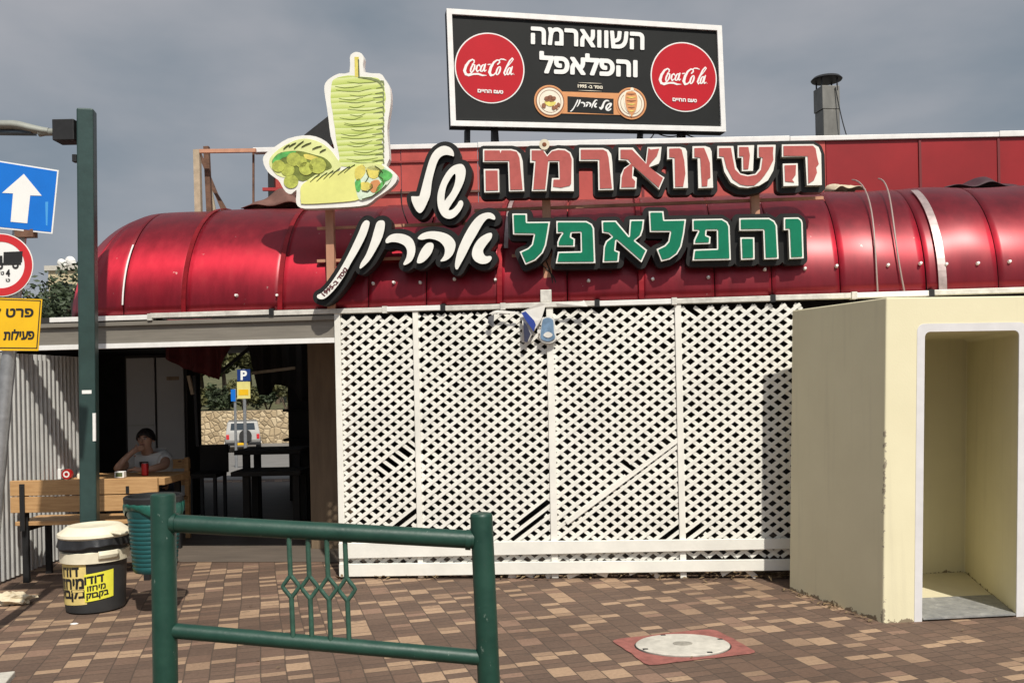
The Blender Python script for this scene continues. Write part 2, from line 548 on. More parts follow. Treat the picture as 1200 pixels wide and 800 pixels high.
def peel_material(name, col):
    """sun-faded sign film, slightly uneven"""
    return mat(name, col, rough=0.6, var=0.10, vscale=14, bump=0.03, bscale=90, spec=0.2)

M_PAVE = paving_material()
M_RED = red_sheet_material()
M_WOOD = wood_material('pine_boards', (0.36, 0.19, 0.075), (0.52, 0.31, 0.14))
M_DWOOD = wood_material('shaded_boards', (0.10, 0.06, 0.035), (0.15, 0.09, 0.05))
M_PARAPET = mat('red_painted_sheet', (0.29, 0.013, 0.016), 0.42, 0.1, 0.14, 1.6, 0.06, 3.0)
M_REDSHEEN = mat('red_sheet_painted_sheen', (0.46, 0.075, 0.062), 0.45, 0.1, 0.2, 2.5, 0.10, 3.0)  # parapet red again, with the sun's reflection painted in as coral
M_WHITE = mat('white_paint', (0.80, 0.78, 0.73), 0.5, 0, 0.05, 6)
M_FENCE = mat('white_vinyl', (0.79, 0.775, 0.715), 0.45, 0, 0.09, 3.2, 0.05, 40)
M_CAP = mat('white_trim', (0.78, 0.77, 0.75), 0.4, 0, 0.08, 10)
M_FLASH = mat('dirty_white_flashing', (0.62, 0.60, 0.55), 0.5, 0.1, 0.25, 12, 0.1, 20)
M_BEAM = mat('brown_grey_fascia', (0.215, 0.195, 0.165), 0.55, 0.15, 0.15, 9, stretch=(0.4, 0.4, 6))
M_BLACK = mat('black_acrylic', (0.013, 0.013, 0.013), 0.5, 0, 0.2, 10, spec=0.3)
M_DARK = mat('shade_dark', (0.020, 0.018, 0.016), 0.85, 0, 0.3, 3)  # near-black; indoor darkness is put into the hall walls' colour
M_DARK2 = mat('dark_interior_shade', (0.030, 0.027, 0.024), 0.8, 0, 0.3, 2)  # roof and side walls, shade of the hall put into the colour
M_STEELBLK = mat('black_steel', (0.022, 0.022, 0.023), 0.5, 0.3, 0.2, 15)
M_LETSIDE = mat('letter_return', (0.35, 0.34, 0.30), 0.45, 0.2, 0.2, 20)
M_LETWHITE = mat('letter_white', (0.80, 0.79, 0.74), 0.42, 0, 0.06, 9)
M_LETRED = peel_material('faded_red_film', (0.43, 0.105, 0.095))
M_LETGREEN = peel_material('green_film', (0.002, 0.165, 0.088))
M_POSTORANGE = mat('primer_steel', (0.50, 0.255, 0.16), 0.6, 0.1, 0.22, 9, stretch=(1, 1, 0.4))
M_RUST = mat('rusty_steel', (0.16, 0.085, 0.055), 0.8, 0.2, 0.4, 14)
M_TAN = mat('tan_steel', (0.42, 0.34, 0.24), 0.65, 0.1, 0.2, 14)
M_GREENPOLE = mat('dark_green_pole', (0.028, 0.058, 0.054), 0.42, 0.1, 0.18, 7, 0.04, 40)
M_GREENRAIL = mat('green_rail_paint', (0.007, 0.044, 0.029), 0.38, 0.0, 0.28, 9, 0.07, 28, alt=None)
M_CREAM = mat('cream_render', (0.66, 0.60, 0.42), 0.8, 0, 0.07, 3, 0.06, 120)
M_GALV = mat('galvanised_steel', (0.40, 0.41, 0.42), 0.42, 0.7, 0.18, 20)
M_TIN = mat('corrugated_tin', (0.62, 0.62, 0.60), 0.42, 0.35, 0.12, 6)
M_CONC = mat('pale_concrete', (0.50, 0.47, 0.41), 0.85, 0, 0.15, 18, 0.15, 60)
M_REDCONC = mat('red_painted_paving', (0.27, 0.092, 0.075), 0.85, 0, 0.30, 14, 0.2, 40)
M_BAG = mat('black_plastic', (0.020, 0.020, 0.022), 0.33, 0, 0.2, 9, 0.25, 14)
M_BINBODY = mat('charcoal_plastic', (0.030, 0.031, 0.032), 0.5, 0, 0.15, 9)
M_BINCREAM = mat('cream_plastic', (0.76, 0.70, 0.54), 0.45, 0, 0.10, 9)
M_STICK_Y = mat('yellow_sticker', (0.78, 0.74, 0.06), 0.5, 0, 0.06, 20)
M_STICK_C = mat('faded_sticker', (0.72, 0.56, 0.20), 0.55, 0, 0.15, 14)
M_INK = mat('black_print', (0.015, 0.015, 0.016), 0.5, 0, 0.1, 20)
M_TEAL = mat('teal_plastic', (0.006, 0.070, 0.072), 0.42, 0, 0.15, 10)
M_LINER = mat('green_liner', (0.012, 0.10, 0.075), 0.35, 0, 0.2, 10, 0.5, 12)
M_BLUE = mat('traffic_blue', (0.004, 0.155, 0.60), 0.4, 0, 0.06, 6)
M_SIGNWHITE = mat('sign_white', (0.80, 0.80, 0.78), 0.4, 0, 0.03, 8)
M_SIGNRED = mat('sign_red', (0.55, 0.025, 0.03), 0.4, 0, 0.05, 8)
M_SIGNYEL = mat('sign_yellow', (0.80, 0.47, 0.012), 0.4, 0, 0.06, 8)
M_COLA = mat('cola_red_print', (0.46, 0.010, 0.020), 0.55, 0, 0.04, 4, spec=0.2)
M_ORANGE = mat('orange_print', (0.62, 0.27, 0.10), 0.5, 0, 0.06, 10)
M_BROWN = mat('brown_print', (0.24, 0.085, 0.035), 0.5, 0, 0.15, 12)
M_CREAMP = mat('cream_print', (0.78, 0.72, 0.58), 0.5, 0, 0.05, 12)
M_BILLBLACK = mat('billboard_black', (0.014, 0.015, 0.015), 0.6, 0, 0.1, 4, spec=0.2)
M_LAMP = mat('lamp_grey', (0.27, 0.28, 0.25), 0.5, 0.1, 0.15, 9)
M_SKIN = mat('skin', (0.46, 0.27, 0.19), 0.55, 0, 0.08, 14)
M_HAIR = mat('dark_hair', (0.012, 0.010, 0.009), 0.6, 0, 0.3, 40)
M_SHIRT = mat('white_cotton', (0.62, 0.62, 0.60), 0.85, 0, 0.04, 10, 0.1, 20)
M_JEANS = mat('dark_denim', (0.03, 0.04, 0.06), 0.85, 0, 0.2, 30)
M_CANRED = mat('can_red', (0.50, 0.02, 0.02), 0.3, 0.3, 0.05, 9)
M_CLOTHBROWN = mat('brown_tarp', (0.14, 0.065, 0.050), 0.8, 0, 0.3, 7, 0.3, 14)
M_CLOTHRED = mat('maroon_tarp', (0.10, 0.012, 0.014), 0.75, 0, 0.3, 7, 0.3, 10)
M_DUCT = mat('weathered_duct', (0.19, 0.185, 0.17), 0.5, 0.4, 0.25, 8, stretch=(1, 1, 0.4))
M_FLAGW = mat('flag_white', (0.66, 0.64, 0.60), 0.85, 0, 0.08, 12)
M_FLAGB = mat('flag_blue', (0.02, 0.05, 0.28), 0.85, 0, 0.1, 12)
M_HAMSA = mat('glazed_blue', (0.17, 0.27, 0.40), 0.35, 0.2, 0.35, 16)
M_HAMSAD = mat('dark_blue_glaze', (0.035, 0.06, 0.13), 0.35, 0.2, 0.2, 16)
M_ROADGREY = mat('worn_asphalt', (0.17, 0.16, 0.15), 0.9, 0, 0.2, 2)
M_FAR = mat('far_plaster', (0.52, 0.44, 0.28), 0.85, 0, 0.1, 1)
M_GLASS = mat('dark_window', (0.03, 0.04, 0.05), 0.1, 0.0, 0.1, 2)
M_CARW = mat('white_car_paint', (0.36, 0.35, 0.33), 0.3, 0.1, 0.03, 3, coat=0.5)
M_RUBBER = mat('rubber', (0.02, 0.02, 0.02), 0.8, 0, 0.1, 9)
M_BARK = mat('bark', (0.11, 0.08, 0.055), 0.9, 0, 0.3, 9, 0.3, 20)
def leaf_mat(name, c):
    m = mat(name, c, 0.65, 0, 0.55, 1.3)
    return m
M_LEAF1 = leaf_mat('leaf_olive', (0.085, 0.105, 0.028))
M_LEAF2 = leaf_mat('leaf_dark', (0.035, 0.052, 0.022))
M_LEAF3 = leaf_mat('leaf_dry', (0.105, 0.105, 0.040))
M_WIRE = mat('black_cable', (0.015, 0.015, 0.015), 0.5)
M_WIREG = mat('grey_cable', (0.30, 0.22, 0.20), 0.5)
M_FRIDGE = mat('grey_enamel', (0.30, 0.30, 0.29), 0.5, 0, 0.06, 3)
M_BOARD = mat('brown_board', (0.19, 0.135, 0.085), 0.7, 0, 0.2, 5, stretch=(3, 3, 0.4))
M_PAPER = mat('tan_paper', (0.58, 0.50, 0.36), 0.85, 0, 0.15, 9, 0.3, 15)
M_TAPE = mat('fence_dirt', (0.30, 0.25, 0.18), 0.9, 0, 0.3, 15)
def rail_material():
    m = bpy.data.materials.new('worn_green_paint'); m.use_nodes = True
    g = NG(m); t = m.node_tree; p = t.nodes['Principled BSDF']
    tc = t.nodes.new('ShaderNodeTexCoord')
    n1 = g.noise(tc.outputs['Object'], 7, 5, 0.65)
    col = g.ramp(n1, [(0.3, (0.005, 0.036, 0.025)), (0.7, (0.011, 0.055, 0.037))])
    mp = t.nodes.new('ShaderNodeMapping'); mp.inputs['Scale'].default_value = (1.6, 1.6, 0.7)
    t.links.new(tc.outputs['Object'], mp.inputs['Vector'])
    n2 = g.noise(mp.outputs[0], 17, 5, 0.75)
    chip = g.m('GREATER_THAN', n2, 0.67)
    col = g.mix(g.m('MULTIPLY', chip, 0.6), col, (0.16, 0.21, 0.18))
    n3 = g.noise(tc.outputs['Object'], 60, 4, 0.7)
    col = g.mix(g.m('MULTIPLY', g.m('GREATER_THAN', n3, 0.66), 0.25), col, (0.05, 0.06, 0.045))
    t.links.new(col, p.inputs['Base Color'])
    t.links.new(g.m('ADD', 0.30, g.m('MULTIPLY', n1, 0.3)), p.inputs['Roughness'])
    t.links.new(g.bump(g.m('ADD', g.noise(tc.outputs['Object'], 9, 3), g.m('MULTIPLY', n3, 0.15)), 0.25, 0.012), p.inputs['Normal'])
    return m
M_GREENRAIL = rail_material()
def stone_wall_material():
    m = bpy.data.materials.new('rubble_stone'); m.use_nodes = True
    g = NG(m); t = m.node_tree; p = t.nodes['Principled BSDF']
    tc = t.nodes.new('ShaderNodeTexCoord')
    v = t.nodes.new('ShaderNodeTexVoronoi'); v.inputs['Scale'].default_value = 3.6; v.inputs['Randomness'].default_value = 1
    t.links.new(tc.outputs['Object'], v.inputs['Vector'])
    e = t.nodes.new('ShaderNodeTexVoronoi'); e.feature = 'DISTANCE_TO_EDGE'; e.inputs['Scale'].default_value = 3.6
    t.links.new(tc.outputs['Object'], e.inputs['Vector'])
    r, g_, b = g.xyz(v.outputs['Color'])
    col = g.ramp(r, [(0, (0.30, 0.23, 0.14)), (0.4, (0.48, 0.37, 0.23)), (0.8, (0.58, 0.47, 0.31)), (1, (0.36, 0.27, 0.16))])
    col = g.mix(g.m('MULTIPLY', g.m('LESS_THAN', e.outputs['Distance'], 0.05), 0.55), col, (0.22, 0.165, 0.11))
    t.links.new(col, p.inputs['Base Color']); p.inputs['Roughness'].default_value = 0.9
    t.links.new(g.bump(g.m('MINIMUM', e.outputs['Distance'], 0.15), 0.8, 0.3), p.inputs['Normal'])
    return m
M_STONE = stone_wall_material()
_A, _B, _R = gnd(1035, 730), gnd(925, 690), gnd(1195, 722)
SHC = -((_R - _A).normalized() * 0.6 + (_B - _A).normalized() * 0.5)
def shelter_material():
    m = bpy.data.materials.new('shelter_cream'); m.use_nodes = True
    g = NG(m); t = m.node_tree; p = t.nodes['Principled BSDF']
    tc = t.nodes.new('ShaderNodeTexCoord')
    n1 = g.noise(tc.outputs['Object'], 2.2, 5, 0.6); n2 = g.noise(tc.outputs['Object'], 11, 5, 0.7)
    col = g.ramp(n1, [(0.3, (0.71, 0.655, 0.45)), (0.7, (0.76, 0.705, 0.49))])
    x, y, z = g.xyz(tc.outputs['Object'])
    low = g.m('LESS_THAN', z, g.m('MULTIPLY', g.m('SUBTRACT', n2, 0.42), 0.16))
    col = g.mix(g.m('MULTIPLY', low, 0.85), col, (0.15, 0.10, 0.06))
    # chipped arris at the street corner, faint drips under the top edge
    ddx = g.m('SUBTRACT', x, g.m('ADD', SHC.x, g.m('MULTIPLY', z, 0.031))); ddy = g.m('SUBTRACT', y, SHC.y)
    dist = g.m('SQRT', g.m('ADD', g.m('MULTIPLY', ddx, ddx), g.m('MULTIPLY', ddy, ddy)))
    n3 = g.noise(tc.outputs['Object'], 16, 5, 0.7)
    chip = g.m('MULTIPLY', g.m('LESS_THAN', dist, g.m('MULTIPLY', g.m('SUBTRACT', n3, 0.50), 0.17)), g.m('LESS_THAN', z, 1.25))
    col = g.mix(g.m('MULTIPLY', chip, 0.8), col, (0.24, 0.20, 0.15))
    mps = t.nodes.new('ShaderNodeMapping'); mps.inputs['Scale'].default_value = (9, 9, 0.35)
    t.links.new(tc.outputs['Object'], mps.inputs['Vector'])
    drip = g.noise(mps.outputs[0], 1.4, 4, 0.6)
    col = g.mix(g.m('MULTIPLY', g.m('MAXIMUM', g.m('SUBTRACT', drip, 0.54), 0.0), 0.8), col, (0.36, 0.32, 0.24))
    t.links.new(col, p.inputs['Base Color']); p.inputs['Roughness'].default_value = 0.82
    t.links.new(g.bump(g.noise(tc.outputs['Object'], 90, 4), 0.12, 0.006), p.inputs['Normal'])
    return m
M_SHELTER = shelter_material()
def meat_material():
    m = bpy.data.materials.new('printed_meat'); m.use_nodes = True
    g = NG(m); t = m.node_tree; p = t.nodes['Principled BSDF']
    tc = t.nodes.new('ShaderNodeTexCoord'); mp = t.nodes.new('ShaderNodeMapping'); mp.inputs['Scale'].default_value = (2.2, 2.2, 15)
    t.links.new(tc.outputs['Object'], mp.inputs['Vector'])
    n = g.noise(mp.outputs[0], 1.5, 4, 0.5)
    w = t.nodes.new('ShaderNodeTexWave'); w.bands_direction = 'Z'; w.inputs['Scale'].default_value = 0.42; w.inputs['Distortion'].default_value = 7.0; w.inputs['Detail'].default_value = 3; w.inputs['Detail Scale'].default_value = 0.6
    w.wave_profile = 'SAW'
    t.links.new(mp.outputs[0], w.inputs['Vector'])
    f = g.m('ADD', g.m('MULTIPLY', w.outputs['Fac'], 0.55), g.m('MULTIPLY', n, 0.45))
    col = g.ramp(f, [(0.12, (0.26, 0.35, 0.05)), (0.26, (0.44, 0.54, 0.12)), (0.50, (0.60, 0.68, 0.22)), (0.85, (0.72, 0.77, 0.42))])
    t.links.new(col, p.inputs['Base Color']); p.inputs['Roughness'].default_value = 0.5
    return m
M_MEAT = meat_material()
M_WRAP = mat('printed_bread', (0.74, 0.74, 0.24), 0.5, 0, 0.10, 5)
M_PITA = mat('printed_pita', (0.70, 0.74, 0.32), 0.5, 0, 0.12, 8)
M_FALAFEL = mat('printed_falafel', (0.42, 0.46, 0.085), 0.5, 0, 0.4, 22)
M_OLIVEINK = mat('olive_print', (0.060, 0.080, 0.015), 0.5, 0, 0.2, 20)
M_VEGG = mat('printed_leaf', (0.10, 0.42, 0.10), 0.5, 0, 0.4, 20)
M_VEGY = mat('printed_pickle', (0.70, 0.60, 0.13), 0.5, 0, 0.2, 20)
M_VEGW = mat('printed_onion', (0.62, 0.74, 0.58), 0.5, 0, 0.2, 20)
M_GREYINK = mat('grey_print', (0.10, 0.12, 0.05), 0.5, 0, 0.3, 20)

# ------------------------------------------------------------------ the building's own axes
B_ANG = math.atan(-0.105)
BP = Plane((0, 7.30, 0), B_ANG)                   # front line of the shop (fence and eave), n points to the street
def bl(px, py, d=0.0):                            # pixel -> along/up on the front line set back by -d
    return BP.hit(px, py, d)

# ------------------------------------------------------------------ GROUND
def gz(y): return -0.02 - 1.30 * min(1, max(0, (y - 16) / 24.0))
mb = MB()
ysl = [-60, -20, 0, 16, 20, 24, 28, 32, 36, 40, 60, 120, 500, 900]
xsl = [-600, -200, -60, -30, -12, 0, 12, 30, 60, 200, 600]
mb.grid(lambda a, b: (xsl[round(a * 10)], ysl[round(b * 13)], gz(ysl[round(b * 13)])), 10, 13)
structure(mb.build('ground', M_ROADGREY))
mb = MB()
mb.grid(lambda a, b: (-14 + 28 * a, -3 + 18.5 * b, 0.0), 4, 4)
structure(mb.build('pavement', M_PAVE))
mb = MB()
q_ = [BP.pt(-6.0, 0.004, -0.62), BP.pt(6.0, 0.004, -0.62), BP.pt(6.0, 0.004, -7.2), BP.pt(-6.0, 0.004, -7.2)]
mb.add(q_, [(0, 1, 2, 3)])
structure(mb.build('passage_floor', mat('worn_floor', (0.125, 0.100, 0.080), 0.75, 0, 0.22, 5, 0.08, 30, stretch=(0.4, 2.2, 1))))
# kerb corner at the bottom left
k = gnd(14, 797)
mb = MB(); d1 = Vector((math.cos(PAVE_ANG), math.sin(PAVE_ANG), 0)); d2 = Vector((-d1.y, d1.x, 0))
mb.obox(k - d1 * 0.75 - d2 * 0.3 + Vector((0, 0, 0.012)), d1 * 1.5, d2 * 0.75, (0, 0, 0.04))
structure(mb.build('kerb_strip', M_CONC, bevel=0.006))

# manhole
mc = gnd(800, 757)
t = thing('manhole_cover', 'round pale concrete manhole cover in a red painted square of paving', 'manhole', mc)
PM = []
mb = MB()
# flat painted collar laid along the paving, and an oval cover in it
N = 64
ring_o, ring_i = [], []
for k_ in range(N):
    a = 2 * math.pi * k_ / N
    q = min(1.0 / max(abs(math.cos(a)), abs(math.sin(a))), 1.34)
    wob = 1 + 0.012 * math.sin(5 * a + 1) + 0.008 * math.sin(13 * a)
    ring_o.append(mc + (d1 * math.cos(a) * 0.35 + d2 * math.sin(a) * 0.27) * q * wob + Vector((0.0, 0, 0.005)))
    ring_i.append(mc + Vector((0.287 * math.cos(a), 0.222 * math.sin(a), 0.005)))
mb.add(ring_o + ring_i, [(i, (i + 1) % N, N + (i + 1) % N, N + i) for i in range(N)])
mb.build('collar', M_REDCONC, t)
MB().lathe(mc, [(0.287, 0.0), (0.287, 0.0035), (0.279, 0.0035)], 56, 1.0, 0.775).build('rim_gap', M_DARK, t)
MB().lathe(mc, [(0.277, 0.0), (0.279, 0.011), (0.272, 0.016), (0.10, 0.018), (0.02, 0.018)], 56, 1.0, 0.775).build('lid', M_CONC, t, smooth=True)
MB().lathe(mc + Vector((0, 0, 0.0185)), [(0.058, 0), (0.058, 0.002), (0.04, 0.003)], 24, 1.0, 0.7).build('lift_plug', mat('plug_iron', (0.28, 0.26, 0.22), 0.8, 0, 0.3, 30), t)
for a in (0.4, 1.9, 3.6, 5.2):
    MB().obox(mc + Vector((0.262 * math.cos(a), 0.20 * math.sin(a), 0.0165)), (0.03, 0, 0), (0, 0.02, 0), (0, 0, 0.003)).build('lift_slot', M_DARK, t)

# ------------------------------------------------------------------ SHOP BUILDING: dark room behind, roof slab, red parapet
root = thing('shop_building', 'dark open fronted shop hall behind the red awning and lattice', 'building', BP.pt(0, 0, -1.2))
def hall(a0, a1, b0, b1, d0, d1, name, m, **kw):
    return MB().pbox(BP, a0, a1, b0, b1, d0, d1).build(name, m, root, **kw)
S0 = bl(145, 372)[0]                              # left end of the straight awning
# roof slab
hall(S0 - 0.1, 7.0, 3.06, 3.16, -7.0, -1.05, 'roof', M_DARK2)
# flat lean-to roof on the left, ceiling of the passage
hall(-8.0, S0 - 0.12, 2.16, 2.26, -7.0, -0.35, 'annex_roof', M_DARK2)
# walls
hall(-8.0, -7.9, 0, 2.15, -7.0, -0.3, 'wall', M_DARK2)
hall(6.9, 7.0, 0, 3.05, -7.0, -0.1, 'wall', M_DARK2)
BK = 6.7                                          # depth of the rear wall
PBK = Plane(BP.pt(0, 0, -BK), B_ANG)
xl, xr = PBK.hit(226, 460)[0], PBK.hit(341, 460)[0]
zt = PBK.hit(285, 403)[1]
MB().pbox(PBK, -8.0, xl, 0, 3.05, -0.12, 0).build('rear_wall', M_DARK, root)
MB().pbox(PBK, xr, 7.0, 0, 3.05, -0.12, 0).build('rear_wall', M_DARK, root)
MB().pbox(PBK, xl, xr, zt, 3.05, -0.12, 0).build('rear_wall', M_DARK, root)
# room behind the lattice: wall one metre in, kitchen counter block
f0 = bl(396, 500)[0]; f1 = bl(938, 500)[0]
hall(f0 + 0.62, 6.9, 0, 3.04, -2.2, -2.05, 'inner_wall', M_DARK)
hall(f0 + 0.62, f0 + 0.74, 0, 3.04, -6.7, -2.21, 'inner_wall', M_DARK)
# brown board door right of the passage
PB2 = Plane(BP.pt(0, 0, -1.25), B_ANG)
a0, a1 = PB2.hit(362, 500)[0], PB2.hit(402, 500)[0]
bd = MB().pbox(PB2, a0, a1 + 0.1, 0.003, 2.15, -0.05, 0).build('board_panel', M_BOARD, bevel=0.004)
tag(bd, 'tall brown board standing inside the passage beside the lattice end', 'panel')
# parapet behind the awning
PP = Plane((0, 9.0, 0), 0.0)
rp = thing('parapet_wall', 'long flat red sheet parapet with white cap above the awning', 'wall', PP.pt(0, 3.17, 0))
pl, pr = PP.hit(317, 200)[0], PP.hit(1330, 200)[0]
ptop = PP.hit(840, 168)[1]
seams = [PP.hit(x, 200)[0] for x in (317, 470, 560, 660, 753, 862, 968, 1078, 1170, 1250, 1330)]
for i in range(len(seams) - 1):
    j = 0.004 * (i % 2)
    MB().pbox(PP, seams[i] + 0.003, seams[i + 1] - 0.003, 3.165, ptop - 0.002, -0.05, j).build('red_sheet', M_PARAPET if i > 5 else M_REDSHEEN, rp, bevel=0.004)
for x in (753, 1078, 1170):
    a = PP.hit(x, 200)[0]
    MB().pbox(PP, a - 0.012, a + 0.012, 3.17, ptop - 0.01, 0.005, 0.014).build('seam_strip', mat('seam_dark', (0.17, 0.02, 0.022), 0.5), rp)
for x in (100,):
    MB().pbox(PP, PP.hit(317, 200)[0], PP.hit(620, 200)[0], PP.hit(480, 190)[1] - 0.01, PP.hit(480, 190)[1] + 0.008, 0.005, 0.02).build('ledge', mat('ledge_red', (0.30, 0.04, 0.035), 0.5, 0, 0.3, 9), rp)
    MB().pbox(PP, PP.hit(317, 200)[0], PP.hit(620, 200)[0], PP.hit(480, 226)[1] - 0.012, PP.hit(480, 226)[1] + 0.01, 0.005, 0.03).build('ledge', M_CLOTHBROWN, rp)
cl = PP.hit(297, 178)[0]
for x0, x1, up in ((297, 560, 0.0), (560, 925, 0.006), (925, 1170, 0.0), (1170, 1330, 0.01)):
    MB().pbox(PP, PP.hit(x0, 178)[0] + 0.002, PP.hit(x1, 178)[0] - 0.002, ptop, ptop + 0.048 + up, -0.07, 0.03).build('cap', M_CAP, rp, bevel=0.004)

# ------------------------------------------------------------------ RED BARREL AWNING
EZ, AH, AD = 2.235, 1.04, 1.02
aw = thing('barrel_awning', 'long shiny dented red metal barrel awning along the shop front', 'awning', BP.pt(0, EZ, -0.5))
rnd = random.Random(3)
A_END = bl(1290, 350)[0]
def prof(th, a=None):
    k = 0.0 if a is None else max(0.0, min(1.0, (a - S0) / (A_END - S0)))
    return (AD * (1 - math.cos(th)), EZ + (AH - 0.085 * k) * math.sin(th))
edges_px = [145, 216, 329, 432, 500, 586, 665, 752, 838, 905, 985, 1086, 1170, 1290]
edges = [bl(x, 355)[0] for x in edges_px]
for i in range(len(edges) - 1):
    a0, a1 = edges[i] + 0.004, edges[i + 1] - 0.004
    amp = rnd.uniform(0.003, 0.009); ph = rnd.uniform(0, 6); tw = rnd.uniform(-0.012, 0.012)
    jut = 0.006 * (i % 2)
    if i >= 10: amp *= 1.8
    def fn(u, w, a0=a0, a1=a1, amp=amp, ph=ph, tw=tw, jut=jut):
        th = w * math.pi / 2
        d, z = prof(th, a0 + (a1 - a0) * u)
        bul = amp * math.sin(math.pi * u) * math.sin(2 * th + 0.3) + 0.5 * amp * math.sin(5 * u + ph + 2 * th) + tw * (u - 0.5) * math.sin(2 * th) + jut * math.sin(th * 1.0)
        nd, nz = -math.cos(th), math.sin(th)
        return BP.pt(a0 + (a1 - a0) * u, z + bul * nz, -(d + bul * nd))
    MB().grid(fn, 14, 22).build('red_panel', M_RED, aw, smooth=True, solid=0.004)
# rounded left end in facets
sc0 = edges[0]; RU = 0.90
ph_list = [0, 24, 52, 82, 112, 140]
for i in range(len(ph_list) - 1):
    p0, p1 = math.radians(ph_list[i]), math.radians(ph_list[i + 1])
    def fn(u, w, p0=p0, p1=p1):
        th = w * math.pi / 2 * 0.995
        r = math.cos(th)
        q0 = (RU * math.sin(p0), AD * math.cos(p0)); q1 = (RU * math.sin(p1), AD * math.cos(p1))
        x = q0[0] + (q1[0] - q0[0]) * u; y = q0[1] + (q1[1] - q0[1]) * u
        return BP.pt(sc0 - 0.006 - x * r, EZ + AH * math.sin(th), -(AD - y * r))
    MB().grid(fn, 4, 20).build('end_panel', M_RED, aw, smooth=True, solid=0.004)
# raised seams
def arc_strip(a, w, h, t0=0.0, t1=1.0, n=22):
    mb = MB()
    for s_ in range(n):
        q = []
        for k_ in (s_, s_ + 1):
            th = (t0 + (t1 - t0) * k_ / n) * math.pi / 2
            d, z = prof(th, a); nd, nz = -math.cos(th), math.sin(th)
            for hh in (0.004, h):
                for aa in (a - w / 2, a + w / 2):
                    q.append(BP.pt(aa, z + nz * (hh + 0.012), -(d + nd * (hh + 0.012))))
        mb.add(q, [(0, 1, 5, 4), (2, 6, 7, 3), (0, 4, 6, 2), (1, 3, 7, 5)])
    return mb
M_SEAM = mat('red_seam', (0.26, 0.008, 0.014), 0.4, 0.5, 0.3, 9)
for x in (216, 329, 586, 752):
    arc_strip(bl(x, 355)[0], 0.040, 0.013).build('seam_rib', M_SEAM, aw, smooth=True)
M_STRAP = mat('bare_strap', (0.42, 0.33, 0.32), 0.45, 0.5, 0.3, 9)
arc_strip(bl(1104, 345)[0], 0.06, 0.012, 0.0, 0.72).build('metal_strap', M_STRAP, aw, smooth=True)
arc_strip(bl(640, 352)[0] - 0.33, 0.035, 0.008, 0.3, 0.85).build('metal_strap', M_STRAP, aw, smooth=True)
# peeled edge by the first facet
arc_strip(sc0 - 0.002, 0.012, 0.010, 0.05, 0.40).build('peeled_edge', M_CAP, aw)
# small white fixing plugs along the foot
for x, y in ((278, 352), (326, 352), (438, 338), (462, 337), (493, 337), (533, 333), (581, 334), (690, 335), (765, 333), (830, 331), (896, 322), (943, 321), (980, 318), (1040, 317), (1078, 315), (1108, 316), (1145, 315), (1182, 313)):
    zz = bl(x, y)[1]
    th = math.asin(min(0.95, max(0.03, (zz + 0.04 - EZ) / AH)))
    d, z = prof(th)
    P_ = BP.hit(x, y, -d)
    nrm = BP.n * math.cos(th) + Vector((0, 0, 1)) * math.sin(th)
    c = BP.pt(P_[0], z, -d)
    MB().tube([c + nrm * 0.008, c + nrm * 0.034], [0.0145, 0.010], 10).build('fixing_plug', M_CAP, aw)
# dangling cables
for x0, x1, off in ((996, 1030, 0.1), (1022, 1066, 0.3)):
    pts = []
    for k_ in range(15):
        u = k_ / 14
        th = (1 - u) * math.pi / 2 * 0.86
        d, z = prof(th)
        px = x0 + (x1 - x0) * u + 9 * math.sin(u * 3.1 + off * 5)
        a = BP.hit(px, 300, -d)[0]
        nrm_d, nrm_z = -math.cos(th), math.sin(th)
        pts.append(BP.pt(a, z + nrm_z * 0.035, -(d + nrm_d * 0.035)))
    MB().tube(pts, 0.007, 6).build('cable', M_WIREG, aw, smooth=True)
# white flashing at the foot, in uneven lengths
fx = [60, 178, 320, 452, 520, 590, 700, 790, 905, 1000, 1090, 1290]
for i in range(len(fx) - 1):
    a0, a1 = bl(fx[i], 360)[0], bl(fx[i + 1], 360)[0]
    dz = rnd.uniform(-0.008, 0.008)
    m_ = M_FLASH if i % 3 else M_CAP
    MB().pbox(BP, a0 + 0.003, a1 - 0.003, EZ - 0.045 + dz, EZ - 0.004 + dz, -0.06, 0.035 + 0.006 * (i % 2)).build('flashing', m_, aw, bevel=0.003)
    MB().pbox(BP, a1 - 0.02, a1 + 0.02, EZ - 0.052 + dz, EZ + 0.004 + dz, -0.03, 0.046).build('clamp', M_STEELBLK if i % 2 else M_FLASH, aw)
# fascia beam over the passage
fb = thing('fascia_beam', 'grey brown fascia beam with white lower lip over the passage', 'beam', BP.pt(-4, 2.0, 0))
z1, z0, z2 = EZ - 0.06, bl(250, 399)[1], bl(250, 405)[1]
MB().pbox(BP, -5.6, f0 - 0.004, z0, z1, -0.08, 0.0).build('board', M_BEAM, fb, bevel=0.003)
MB().pbox(BP, -5.6, f0 - 0.004, z1 - 0.035, z1 - 0.001, 0.002, 0.03).build('moulding', M_BEAM, fb, bevel=0.003)
MB().pbox(BP, -5.6, f0 - 0.004, z2, z0 - 0.002, -0.08, 0.012).build('lip', M_CAP, fb)

